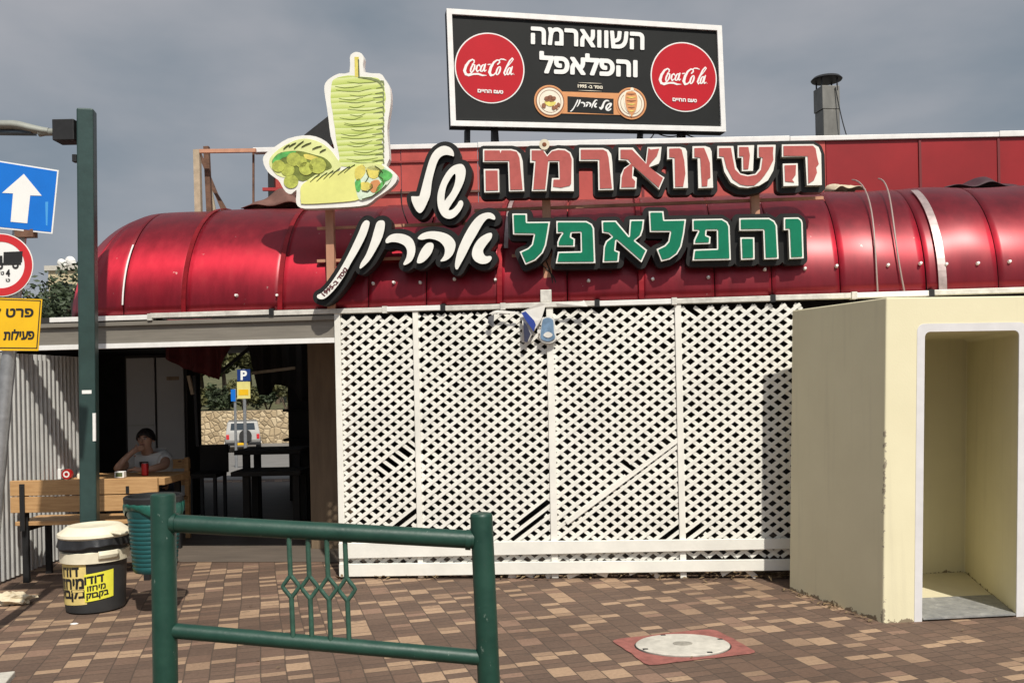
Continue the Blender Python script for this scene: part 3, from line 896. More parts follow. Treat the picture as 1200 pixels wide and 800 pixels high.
# ------------------------------------------------------------------ LATTICE FENCE
fz = bl(640, 352)[1]
ft = thing('lattice_fence', 'white diagonal lattice fence with broken slats under the red awning', 'fence', BP.pt((f0 + f1) / 2, 0, 0))
ZT = EZ - 0.075
def fence_bottom(a):                               # the foot rises a little to the right
    u = (a - f0) / (f1 - f0)
    return bl(396, 672)[1] + u * (bl(925, 655)[1] - bl(396, 672)[1])
posts = [f0 + 0.02, bl(490, 500)[0], bl(647, 500)[0], bl(797, 500)[0], f1 + 0.05]
PW = [0.05, 0.045, 0.055, 0.05, 0.05]
SA = math.radians(36.9)
PERP = 0.0672; SWD = 0.0295
def clip(p, d, x0, x1, y0, y1):
    t0, t1 = -1e9, 1e9
    for q, v, lo, hi in ((p[0], d[0], x0, x1), (p[1], d[1], y0, y1)):
        if abs(v) < 1e-9: continue
        a, b = (lo - q) / v, (hi - q) / v
        t0, t1 = max(t0, min(a, b)), min(t1, max(a, b))
    return (t0, t1) if t1 - t0 > 0.02 else None
rnd = random.Random(11)
# (panel, direction, from px, to px): places where a slat has gone
gone = [(0, 1, (446, 556), (490, 520)), (1, 0, (606, 628), (638, 590)), (2, 1, (735, 550), (797, 507)),
        (2, 0, (776, 636), (800, 615)), (0, 0, (458, 626), (488, 600)), (3, 1, (808, 368), (838, 350)), (3, 0, (800, 638), (822, 618))]
def near_gone(pi, di, a, b):
    for g_ in gone:
        if g_[0] != pi or g_[1] != di: continue
        p, q = bl(*g_[2]), bl(*g_[3])
        dx, dy = q[0] - p[0], q[1] - p[1]; L = math.hypot(dx, dy)
        tt = ((a - p[0]) * dx + (b - p[1]) * dy) / (L * L)
        dist = abs((a - p[0]) * dy - (b - p[1]) * dx) / L
        if -0.05 < tt < 1.05:
            if di == 1 and g_[3][1] < g_[2][1] and dist < 0.036: return True
            if di == 0 and dist < 0.05: return True
    return False
for pi in range(4):
    x0, x1 = posts[pi] + PW[pi] / 2 - 0.004, posts[pi + 1] - PW[pi + 1] / 2 + 0.004
    yb = max(fence_bottom(x0), fence_bottom(x1)) + 0.02
    mb = MB()
    for di, sgn in ((0, -1), (1, 1)):
        d = (math.cos(SA), sgn * math.sin(SA)); nrm = (-d[1], d[0])
        c = ((x0 + x1) / 2, (yb + ZT) / 2)
        jit = rnd.uniform(0, PERP)
        d0_, n0_ = d, nrm
        for k_ in range(-40, 41):
            off = k_ * PERP + jit + rnd.uniform(-0.0038, 0.0038)
            tw = SA + rnd.gauss(0, 0.005)
            nrm = n0_; d = (math.cos(tw), sgn * math.sin(tw))
            p = (c[0] + nrm[0] * off, c[1] + nrm[1] * off)
            r = clip(p, d, x0, x1, yb, ZT)
            if not r: continue
            L = r[1] - r[0]; n = max(1, int(L / 0.112 * 1.0))
            w = SWD * rnd.uniform(0.93, 1.07)
            lay = 0.004 if di == 0 else 0.011
            bow = rnd.uniform(-0.003, 0.003)
            run = None
            def emit(t0, t1):
                q0 = (p[0] + d[0] * t0, p[1] + d[1] * t0); q1 = (p[0] + d[0] * t1, p[1] + d[1] * t1)
                mb.obox(BP.pt((q0[0] + q1[0]) / 2, (q0[1] + q1[1]) / 2, lay + bow * 0.3), BP.u * (q1[0] - q0[0]) + BP.v * (q1[1] - q0[1]) + BP.n * bow * 0.3,
                        (BP.u * nrm[0] + BP.v * nrm[1]) * w, BP.n * 0.006)
            steps = max(2, int(L / 0.03))
            for s_ in range(steps):
                ta, tb = r[0] + L * s_ / steps, r[0] + L * (s_ + 1) / steps
                tm = (ta + tb) / 2
                bad = near_gone(pi, di, p[0] + d[0] * tm, p[1] + d[1] * tm)
                if not bad:
                    run = (run[0] if run else ta, tb)
                if (bad or s_ == steps - 1) and run:
                    emit(*run); run = None
    mb.build('lattice_panel', M_FENCE, ft)
for i, a in enumerate(posts[:4]):
    MB().pbox(BP, a - PW[i] / 2, a + PW[i] / 2, 0.003, ZT + 0.03, -0.03, 0.028).build('post', M_FENCE, ft, bevel=0.004)
def rail(y0l, y1l, y0r, y1r, dd):
    pl_, pr_ = f0, f1 + 0.03
    za, zb = bl(400, y0l)[1], bl(400, y1l)[1]; zc, zd = bl(920, y0r)[1], bl(920, y1r)[1]
    q = [BP.pt(pl_, za, dd), BP.pt(pl_, zb, dd), BP.pt(pr_, zc, dd), BP.pt(pr_, zd, dd)]
    q += [x - BP.n * 0.022 for x in q]
    MB().add(q, [(0, 1, 3, 2), (4, 6, 7, 5), (0, 4, 5, 1), (2, 3, 7, 6), (0, 2, 6, 4), (1, 5, 7, 3)]).build('rail', M_FENCE, ft, bevel=0.004)
rail(635, 653, 629, 641, 0.052)
rail(659, 674, 653, 666, 0.054)
# thin leaning batten in the third panel and slat stubs hanging below the bottom rail
p, q = bl(664, 612), bl(798, 512)
MB().beam(BP.pt(p[0], p[1], 0.02), BP.pt(q[0], q[1], 0.02), 0.035, 0.008, up=BP.n).build('batten', M_FENCE, ft)
for x0, y0, x1, y1 in ((596, 673, 606, 680), (617, 671, 626, 675), (640, 680, 648, 671), (653, 680, 651, 671), (665, 680, 680, 669), (762, 668, 772, 680), (845, 672, 860, 664), (872, 664, 886, 677), (700, 669, 712, 674), (737, 671, 745, 668)):
    a_, b_ = bl(x0, y0), bl(x1, y1)
    MB().beam(BP.pt(a_[0], max(0.01, a_[1]), 0.015), BP.pt(b_[0], max(0.01, b_[1]), 0.0), 0.04, 0.008, up=BP.n).build('broken_slat', M_FENCE, ft)

# ------------------------------------------------------------------ LETTER SIGNS ON THEIR FRAME
SP = Plane((0, 7.13, 0), math.radians(-4.6))
def Lc(pts, x0, y0, s): return [SP.hit(*q) for q in crop(pts, x0, y0, s)]
C1, C2, C3 = (550, 160, 8), (680, 155, 8), (820, 155, 8)
red_word = [
 (C1, [[(128,118),(395,118),(440,130),(480,165),(500,230),(515,512),(372,515),(362,240),(128,240)], [(135,305),(278,305),(282,522),(140,525)]],
      [[(142,132),(285,132),(292,160),(302,132),(390,132),(445,145),(470,200),(500,498),(385,500),(375,228),(142,228)], [(152,320),(265,320),(270,505),(155,508)]]),
 (C1, [[(570,118),(695,118),(730,175),(770,130),(830,112),(900,118),(950,150),(975,210),(980,512),(765,510),(775,390),(838,390),(832,240),(752,240),(722,510),(585,512),(608,245),(570,245)]],
      [[(585,132),(690,132),(730,190),(775,140),(835,128),(895,132),(940,160),(960,215),(955,440),(940,462),(900,470),(860,480),(785,470),(790,405),(850,405),(845,228),(740,228),(712,495),(600,497),(622,228),(585,222)]]),
 (C2, [[(-10,148),(215,148),(260,165),(290,205),(300,280),(312,540),(170,543),(165,270),(-10,270)]],
      [[(5,165),(215,165),(250,185),(265,240),(297,525),(185,528),(180,255),(5,255)]]),
 (C2, [[(360,145),(495,145),(612,285),(630,140),(762,138),(750,260),(735,295),(640,330),(790,425),(740,540),(505,325),(495,410),(530,425),(525,530),(370,532),(378,400),(410,335),(465,300),(430,265),(360,262)]],
      [[(378,165),(485,165),(620,300),(640,150),(660,165),(740,155),(720,220),(650,300),(645,325),(700,370),(740,405),(775,430),(735,520),(490,310),(485,430),(515,460),(510,515),(385,517),(390,420),(410,350),(480,295),(450,255),(378,248)]]),
 (C2, [[(815,138),(940,138),(985,150),(1000,180),(1010,522),(875,525),(865,250),(815,255)]],
      [[(835,155),(930,152),(950,165),(975,270),(985,390),(965,510),(890,512),(885,240),(835,235)]]),
 (C3, [[(-68,132),(50,130),(95,145),(112,180),(126,520),(-12,525),(-20,245),(-68,245)]],
      [[(-50,150),(40,148),(70,220),(95,290),(100,425),(75,440),(70,505),(20,508),(5,240),(-50,232)]]),
 (C3, [[(165,130),(315,130),(330,250),(345,330),(380,385),(450,402),(520,390),(560,340),(575,240),(540,240),(540,120),(712,118),(705,280),(690,360),(640,450),(560,500),(450,522),(370,515),(290,470),(230,370),(205,245),(165,245)], [(355,125),(510,122),(500,362),(395,365),(392,240),(355,240)]],
      [[(182,150),(292,148),(310,250),(330,350),(380,400),(450,415),(530,400),(575,350),(590,240),(555,228),(555,140),(690,138),(685,200),(690,260),(650,340),(610,400),(570,450),(510,500),(440,502),(380,490),(310,440),(250,330),(225,230),(182,225)], [(370,140),(455,140),(470,220),(455,345),(410,348),(408,225),(370,225)]]),
 (C3, [[(770,115),(1065,112),(1115,140),(1138,200),(1145,495),(1005,498),(990,230),(770,232)], [(778,295),(918,292),(925,500),(785,505)]],
      [[(785,130),(1060,128),(1085,155),(1100,240),(1115,300),(1090,330),(1098,380),(1070,450),(1018,482),(1012,225),(785,222)], [(795,312),(902,308),(898,400),(865,445),(885,470),(800,462)]]),
]
C4, C5, C6 = (590, 240, 8), (690, 240, 8), (800, 240, 8)
green_word = [
 (C4, [[(82,82),(220,82),(222,160),(437,158),(420,270),(400,380),(370,450),(300,520),(205,560),(152,440),(230,405),(265,370),(285,280),(90,278)]]),
 (C4, [[(495,152),(780,152),(830,180),(850,220),(862,545),(490,548),(510,440),(725,435),(722,262),(640,265),(635,300),(670,320),(668,392),(505,392),(505,350),(520,310),(550,265),(497,268)]]),
 (C5, [[(120,150),(255,148),(375,290),(385,140),(520,138),(510,230),(490,290),(435,335),(548,425),(495,540),(260,335),(250,425),(290,440),(280,535),(130,540),(140,390),(160,340),(215,298),(185,270),(125,262)]]),
 (C5, [[(562,60),(700,60),(708,140),(912,135),(895,270),(870,390),(830,460),(760,510),(680,530),(635,415),(710,380),(745,340),(760,255),(572,255)]]),
 (C6, [[(90,135),(370,130),(420,160),(440,200),(452,515),(92,522),(105,418),(322,410),(320,242),(225,242),(222,285),(262,300),(258,365),(102,370),(105,330),(125,285),(145,245),(92,245)]]),
 (C6, [[(530,125),(810,122),(860,150),(885,195),(900,505),(765,510),(755,240),(532,242)], [(540,305),(672,305),(675,510),(548,515)]]),
 (C6, [[(948,120),(1085,118),(1115,140),(1125,170),(1135,500),(1003,506),(992,235),(948,238)]]),
]
def add_letter_slots(o):
    o.data.materials.append(M_LETWHITE)
def white_front(o, n):
    """front faces white, returns keep the side colour"""
    me = o.data
    for p_ in me.polygons:
        if p_.normal.dot(n) > 0.9: p_.material_index = 1
LD = 0.062
def letter_word(name, label, letters, facem, trim_w, grow):
    allp = []
    for c_, loops, *rest in letters: allp += [Lc(l, *c_) for l in loops]
    cx = sum(p[0] for l in allp for p in l) / sum(len(l) for l in allp)
    cz = min(p[1] for l in allp for p in l)
    t = thing(name, label, 'sign', SP.pt(cx, cz, -0.1))
    MB().prism(SP, outline(allp, grow=grow, h=0.007), -LD - 0.10, -LD).build('backing', M_BLACK, t)
    for c_, loops, *rest in letters:
        ll = [Lc(l, *c_) for l in loops]
        o = MB().prism(SP, ll, -LD, 0.0).build('letter', M_LETSIDE, t, bevel=0.0)
        add_letter_slots(o); white_front(o, SP.n)
        fl = [Lc(l, *c_) for l in rest[0]] if rest else outline(ll, grow=-trim_w, h=0.005)
        MB().prism(SP, fl, 0.0015, 0.005).build('letter_face', facem, o)
    return t
w1 = letter_word('letter_sign', 'weathered red Hebrew letters with white edges on black backing', red_word, M_LETRED, 0.011, 0.043)
w2 = letter_word('letter_sign', 'green Hebrew letters with white edges below the red word', green_word, M_LETGREEN, 0.0115, 0.043)
CA, CB = (470, 160, 8), (355, 240, 5)
of_word = [[(95,570),(105,560),(165,560),(180,530),(230,340),(270,210),(310,140),(360,100),(410,88),(460,105),(490,140),(495,185),(470,180),(420,172),(375,190),(345,230),(320,300),(290,420),(275,540),(250,610),(210,690),(175,718),(140,690),(105,620)],
           [(545,258),(580,265),(602,300),(605,350),(590,420),(555,500),(510,580),(470,640),(445,688),(480,685),(520,645),(545,605),(570,600),(583,625),(575,660),(545,710),(500,755),(450,772),(400,755),(365,710),(345,650),(340,570),(355,490),(390,400),(440,320),(490,275)]]
of_hole = [(505,350),(512,380),(500,450),(470,520),(430,575),(408,600),(410,540),(425,470),(455,410),(485,365)]
name_word = [[[(365,92),(385,95),(390,115),(370,180),(330,260),(280,345),(240,420),(190,490),(140,540),(110,553),(85,545),(85,528),(110,515),(150,475),(200,405),(250,320),(290,240),(325,165),(345,115)]],
 [[(450,92),(475,95),(480,125),(465,190),(430,260),(390,325),(350,365),(332,372),(340,340),(370,290),(400,210),(420,140),(432,105)]],
 [[(485,205),(510,178),(550,168),(600,175),(640,200),(658,245),(655,290),(635,330),(600,352),(588,345),(605,310),(610,270),(595,240),(560,222),(520,218),(490,225)]],
 [[(672,195),(700,168),(750,155),(810,160),(860,180),(890,215),(893,250),(875,295),(840,325),(805,330),(825,300),(832,265),(820,235),(790,210),(740,198),(695,205)], [(735,222),(760,225),(765,250),(745,295),(705,335),(672,342),(670,320),(690,270),(715,235)]],
 [[(1085,45),(1115,55),(1127,75),(1120,88),(1085,80),(1055,110),(1020,170),(985,230),(955,290),(925,345),(905,378),(892,368),(893,330),(910,260),(945,180),(990,105),(1035,60)], [(1105,165),(1105,195),(1075,235),(1055,270),(1070,300),(1100,300),(1105,318),(1080,342),(1040,345),(1005,325),(990,290),(1000,245),(1030,200),(1070,172)]]]
def script_sign(label, letters, c_, grow):
    sm = [[smooth_loop(Lc(l, *c_), 3) for l in ls] for ls in letters]
    flat = [l for ls in sm for l in ls if l]
    cx = sum(p[0] for p in flat[0]) / len(flat[0]); cz = min(p[1] for l in flat for p in l)
    t = thing('letter_sign', label, 'sign', SP.pt(cx, cz, -0.1))
    MB().prism(SP, outline(flat, grow=grow, h=0.007), -LD - 0.11, -LD + 0.02).build('backing', M_BLACK, t, smooth=True)
    for ls in sm:
        o = MB().prism(SP, ls, -LD + 0.02, 0.0).build('letter', M_BLACK, t)
        add_letter_slots(o); white_front(o, SP.n)
    return t, sm
t3, _ = script_sign('small white handwritten Hebrew word slanting above the longer one', [[of_word[0]], [of_word[1], of_hole]], CA, 0.046)
t4, sm4 = script_sign('long white handwritten Hebrew word with a tail reaching down left', name_word, CB, 0.046)
# founding year printed along the tail
gl = glyph_loops(heb('נוסד ב-5991'))
A, Bq = SP.hit(355 + 118 / 5, 240 + 527 / 5), SP.hit(355 + 252 / 5, 240 + 372 / 5)
Lq = math.hypot(Bq[0] - A[0], Bq[1] - A[1])
pf = bolden(fit(gl, 0, Lq, -0.017, 0.017), 0.0022)
e1 = ((Bq[0] - A[0]) / Lq, (Bq[1] - A[1]) / Lq); e2 = (-e1[1], e1[0])
pf = [[(A[0] + e1[0] * x + e2[0] * (y - 0.012 * math.sin(x / Lq * math.pi)), A[1] + e1[1] * x + e2[1] * (y - 0.012 * math.sin(x / Lq * math.pi))) for x, y in l] for l in pf]
MB().prism(SP, pf, 0.001, 0.003).build('year_lettering', mat('maroon_print', (0.10, 0.015, 0.02), 0.5), t4)

# frame that carries the signs
sf = thing('sign_frame', 'rusty primer coloured steel frame holding the letter signs', 'frame', SP.pt(0, 2.2, -0.25))
for x, y0, y1 in ((388.5, 366, 236), (642, 355, 205), (886, 353, 215)):
    a = SP.hit(x, 320, -0.21)[0]
    zb_ = EZ - 0.02
    MB().pbox(SP, a - 0.034, a + 0.034, zb_, SP.hit(x, y1, -0.21)[1], -0.235, -0.175).build('post', M_POSTORANGE, sf, bevel=0.004)
    # foot bracket back to the eave
    q = SP.pt(a, zb_ + 0.03, -0.2)
    MB().beam(q, q + Vector((0.02, 0.22, 0.0)), 0.04, 0.04).build('bracket', M_RUST, sf)
for x0, x1, y in ((372, 560, 268), (372, 560, 306), (556, 965, 247), (600, 945, 300)):
    p, q = SP.hit(x0, y, -0.25), SP.hit(x1, y, -0.25)
    MB().pbox(SP, p[0], q[0], p[1] - 0.012, p[1] + 0.012, -0.26, -0.237).build('cross_bar', M_POSTORANGE, sf)
p = SP.hit(640, 350, -0.17)
MB().pbox(SP, p[0] - 0.045, p[0] + 0.045, p[1] - 0.03, p[1] + 0.07, -0.174, -0.13).build('junction_box', M_FLASH, sf, bevel=0.004)
# drooping feed wires
for x0, y0, x1, y1, sag in ((640, 306, 646, 352, 0.03), (632, 308, 650, 345, 0.06), (715, 318, 722, 340, 0.02), (470, 222, 478, 262, -0.02)):
    p, q = SP.hit(x0, y0, -0.17), SP.hit(x1, y1, -0.17)
    pts_ = [SP.pt(p[0] + (q[0] - p[0]) * u + sag * math.sin(u * 3.14), p[1] + (q[1] - p[1]) * u, -0.17) for u in [k_ / 8 for k_ in range(9)]]
    MB().tube(pts_, 0.005, 6).build('wire', M_WIRE, sf)
# small floodlight stuck above the red word
p = SP.hit(638, 169)
fl_ = thing('spot_lamp', 'tiny white spot lamp perched on top of the red letters', 'lamp', SP.pt(p[0], p[1] - 0.04, -0.09))
MB().tube([SP.pt(p[0], p[1] - 0.05, -0.09), SP.pt(p[0], p[1], -0.05), SP.pt(p[0], p[1] - 0.005, 0.01)], [0.016, 0.03, 0.042], 12).build('housing', M_BINCREAM, fl_, smooth=True)
MB().tube([SP.pt(p[0], p[1] - 0.006, 0.011), SP.pt(p[0], p[1] - 0.0065, 0.014)], [0.018, 0.014], 12).build('lens', M_BROWN, fl_)

# ------------------------------------------------------------------ FOOD CUT-OUT SIGN
FD = (300, 50, 4)
FPl = Plane(SP.pt(0, 0, 0.02), math.radians(-4.6))
def Fc(pts): return [FPl.hit(*q) for q in crop(pts, *FD)]
fc_out = [(440,70),(450,52),(470,44),(495,52),(505,75),(505,138),(580,145),(600,165),(625,205),(632,260),(628,310),(615,400),(620,470),(625,545),(612,575),(640,600),(662,625),(655,655),(620,690),(560,730),(520,760),(440,770),(330,775),(230,778),(195,765),(187,735),(190,690),(165,710),(140,700),(120,670),(105,645),(70,620),(45,590),(32,550),(45,520),(100,480),(150,450),(220,435),(280,440),(330,465),(370,505),(350,440),(340,360),(330,290),(320,225),(325,190),(350,165),(390,145),(438,140)]
base = Fc([(400, 775)])[0]
fs_ = thing('food_cutout_sign', 'white edged cut-out sign picturing a meat spit, pita and wrap', 'sign', FPl.pt(base[0], base[1], -0.05))
MB().prism(FPl, [smooth_loop(Fc(fc_out), 2)], -0.075, 0.0).build('panel', M_LETWHITE, fs_)
def art(name, poly, m, lvl, sm=3, parent=None):
    l = Fc(poly)
    if sm: l = smooth_loop(l, sm)
    return MB().prism(FPl, [l], 0.0008, 0.002 + lvl * 0.0012).build(name, m, parent or fs_)
meat = art('printed_spit', [(370,170),(430,155),(490,160),(560,165),(580,175),(600,205),(604,230),(609,262),(602,290),(606,320),(598,345),(602,380),(590,405),(596,440),(590,470),(597,500),(594,530),(598,560),(560,580),(400,580),(392,540),(385,500),(376,455),(370,400),(364,365),(360,330),(352,285),(350,250),(355,195)], M_MEAT, 0)
art('printed_skewer', [(462,68),(482,68),(485,162),(464,162)], M_VEGY, 1, 0)
art('print_line', [(478,80),(483,80),(486,160),(480,160)], M_GREYINK, 2, 0)
# dark crease strokes of the drawing
rnd = random.Random(5)
strokes = []
def Fs(pts): 
    return [(*FPl.hit(300 + x / 4, 50 + y / 4), r) for x, y, r in pts]
for k_ in range(21):
    y = 182 + k_ * 19 + rnd.uniform(-6, 6)
    x0 = 362 + max(0, (y - 330)) * 0.12 + rnd.uniform(0, 90); x1 = x0 + rnd.uniform(70, 190); x1 = min(x1, 592)
    st = []
    for j in range(7):
        u = j / 6
        st.append((x0 + (x1 - x0) * u, y + 10 * math.sin(math.pi * u) + rnd.uniform(-1.5, 1.5) - 6 * u, 0.0022 * math.sin(math.pi * min(0.95, max(0.08, u))) + 0.0006))
    strokes.append(Fs(st))
MB().prism(FPl, outline(strokes=strokes, h=0.0022, eps=0.0004), 0.0008, 0.0042).build('print_crease', mat('olive_crease', (0.22, 0.28, 0.06), 0.5), fs_)
strokes = []
for k_ in range(16):
    y = 185 + k_ * 24 + rnd.uniform(-5, 5)
    strokes.append(Fs([(606 - rnd.uniform(30, 62), y + 6, 0.001), (596, y, 0.006), (600, y + 16, 0.004)]))
strokes.append(Fs([(480, 163, 0.004), (540, 170, 0.009), (575, 182, 0.010), (594, 205, 0.005)]))
MB().prism(FPl, outline(strokes=strokes, h=0.0028, eps=0.0005), 0.0008, 0.0048).build('print_crease', mat('grey_crease', (0.20, 0.24, 0.10), 0.5, 0, 0.3, 20), fs_)
art('printed_pita', [(62,565),(75,530),(130,485),(210,452),(280,460),(340,495),(380,545),(398,585),(300,635),(240,645),(120,630),(80,600)], M_PITA, 1)
art('printed_filling', [(78,570),(85,540),(120,515),(200,508),(270,525),(320,540),(352,570),(350,592),(290,612),(220,650),(130,610)], mat('olive_fill', (0.16, 0.19, 0.035), 0.5, 0, 0.4, 20), 2)
art('printed_leaf', [(78,562),(88,538),(125,516),(190,510),(160,530),(120,545),(90,572)], M_VEGG, 3)
for x, y, r in ((107, 580, 30), (150, 598, 32), (178, 548, 34), (165, 652, 34), (212, 560, 28), (236, 592, 33), (290, 578, 40)):
    o = art('printed_falafel', ell(x, y, r, r * 0.93), M_FALAFEL, 4 + (x % 3), 0)
art('printed_pickle', [(225,525),(262,528),(300,545),(270,552),(235,545)], M_VEGY, 4)
art('printed_wrap', [(210,710),(213,675),(250,645),(330,622),(430,592),(500,572),(512,600),(468,645),(474,700),(484,735),(400,748),(232,757),(212,745)], M_WRAP, 6)
art('printed_filling', [(466,640),(500,598),(545,572),(605,585),(640,622),(610,675),(560,712),(510,735),(484,735),(470,690)], M_VEGW, 7)
for poly, m_ in (([(500,575),(545,565),(600,580),(590,600),(540,598)], M_PITA), ([(520,590),(560,580),(590,605),(560,640),(525,625)], M_VEGY), ([(575,610),(600,595),(640,618),(625,645),(590,650)], M_VEGG),
                 ([(540,655),(575,645),(585,680),(555,705),(535,690)], M_ORANGE), ([(490,660),(525,655),(548,675),(520,695),(495,690)], M_VEGY), ([(466,655),(490,640),(492,690),(475,700)], M_VEGG),
                 ([(470,590),(505,575),(515,610),(480,650),(465,625)], M_VEGY), ([(590,655),(610,650),(585,690),(560,712),(570,680)], M_VEGG)):
    art('printed_salad', poly, m_, 9 + len(poly[0]) % 2)
strokes = []
for x0, y0, x1, y1 in ((255, 655, 300, 618), (285, 652, 335, 610), (318, 642, 365, 598), (345, 635, 395, 588), (385, 622, 440, 580), (415, 612, 465, 572), (155, 490, 190, 470), (180, 498, 225, 462), (215, 490, 260, 470), (265, 500, 310, 485), (130, 500, 160, 478), (300, 515, 330, 500)):
    strokes.append(Fs([(x0, y0, 0.0012), ((x0 + x1) / 2, (y0 + y1) / 2 - 2, 0.0038), (x1, y1, 0.001)]))
MB().prism(FPl, outline(strokes=strokes, h=0.0028, eps=0.0005), 0.0008, 0.0125).build('grill_marks', M_OLIVEINK, fs_)
strokes = []
for pts_ in ([(590,600),(575,625),(595,640),(600,665)], [(520,600),(530,630),(515,655)], [(500,695),(525,700),(548,680),(545,665)], [(500,735),(545,722),(590,690),(612,668)], [(560,580),(588,600),(596,612)]):
    strokes.append(Fs([(x, y, 0.0028) for x, y in pts_]))
MB().prism(FPl, outline(strokes=strokes, h=0.0028, eps=0.0005), 0.0008, 0.016).build('print_line', M_OLIVEINK, fs_)
# dark folded sheet behind it
pd = Plane((0, 7.75, 0), 0.0)
q = [pd.hit(*x) for x in ((358, 160), (386, 138), (392, 170), (384, 178), (372, 172))]
o = MB().prism(pd, [q], -0.05, 0.05).build('scrap_sheet', M_STEELBLK)
tag(o, 'black scrap of sheet metal poking up behind the food sign', 'sheet')

# ------------------------------------------------------------------ ROOF BILLBOARD
pL, pR = at(525.5, 80, 9.3), at(848, 94, 9.84)
bang = math.atan2(pR.y - pL.y, pR.x - pL.x)
BB = Plane((pL.x, pL.y, 0), bang)
bb_px = [(523, 11), (845, 31), (850, 155), (528, 148)]
cor = [BB.hit(*p) for p in bb_px]
wbb = (cor[1][0] + cor[2][0]) / 2; zb0 = (cor[2][1] + cor[3][1]) / 2; zb1 = (cor[0][1] + cor[1][1]) / 2
bb = thing('roof_billboard', 'black rooftop billboard with two red round logos and white Hebrew lettering', 'billboard', BB.pt(wbb / 2, zb0, -0.1))
bw = cor[1][0] - cor[0][0]
MB().prism(BB, [[cor[0], cor[3], cor[2], cor[1]]], -0.14, -0.006).build('panel', M_BILLBLACK, bb)
def inset(c4, w):
    cx, cy = sum(p[0] for p in c4) / 4, sum(p[1] for p in c4) / 4
    return [(x + (w if x < cx else -w), y + (w if y < cy else -w)) for x, y in c4]
inn = inset(cor, 0.055)
for i in range(4):
    j = (i + 1) % 4
    MB().prism(BB, [[cor[i], cor[j], inn[j], inn[i]]], -0.005, 0.022).build('frame_bar', M_CAP, bb)
def Bp(px, py): return BB.hit(px, py)
def on_bb(name, loops, m, d=0.0, parent=None, th=0.002):
    return MB().prism(BB, loops, d - 0.0055, d + th - 0.004).build(name, m, parent or bb)
def quad_text(name, s, quad, m, d, bold, P, parent):
    """lettering fitted into a quad given in pixels: lower-left, lower-right, upper-right, upper-left; bold = share of its height"""
    q = [P.hit(*p) for p in quad]
    hgt = abs(q[3][1] - q[0][1]); g_ = bold * hgt; gu = g_ / max(1e-6, abs(q[1][0] - q[0][0])); gv = bold
    lp_ = fit(glyph_loops(s), gu, 1 - gu, gv, 1 - gv)
    lp_ = [[tuple((q[0][k_] * (1 - u) + q[1][k_] * u) * (1 - v) + (q[3][k_] * (1 - u) + q[2][k_] * u) * v for k_ in (0, 1)) for u, v in l] for l in lp_]
    return MB().prism(P, bolden(lp_, g_), d - 0.0015, d + 0.0005).build(name, m, parent)
quad_text('lettering', heb('השווארמה'), [(622, 52), (755, 59), (755, 38), (622, 31)], M_SIGNWHITE, 0.003, 0.05, BB, bb)
quad_text('lettering', heb('והפלאפל'), [(632, 86), (747, 91), (747, 66), (632, 60)], M_SIGNWHITE, 0.003, 0.05, BB, bb)
quad_text('lettering', heb('נוסד ב- 5991'), [(677, 103), (706, 104.5), (706, 100.5), (677, 99)], M_CREAMP, 0.003, 0.05, BB, bb)
for y in (97.3, 106.3):
    p, q = Bp(678, y - 0.3), Bp(705, y + 0.8)
    on_bb('rule_line', outline(strokes=[[(p[0], p[1], 0.0008), ((p[0] + q[0]) / 2, (p[1] + q[1]) / 2, 0.003), (q[0], q[1], 0.0008)]], h=0.0015, eps=0.0003), M_CREAMP, 0.003)
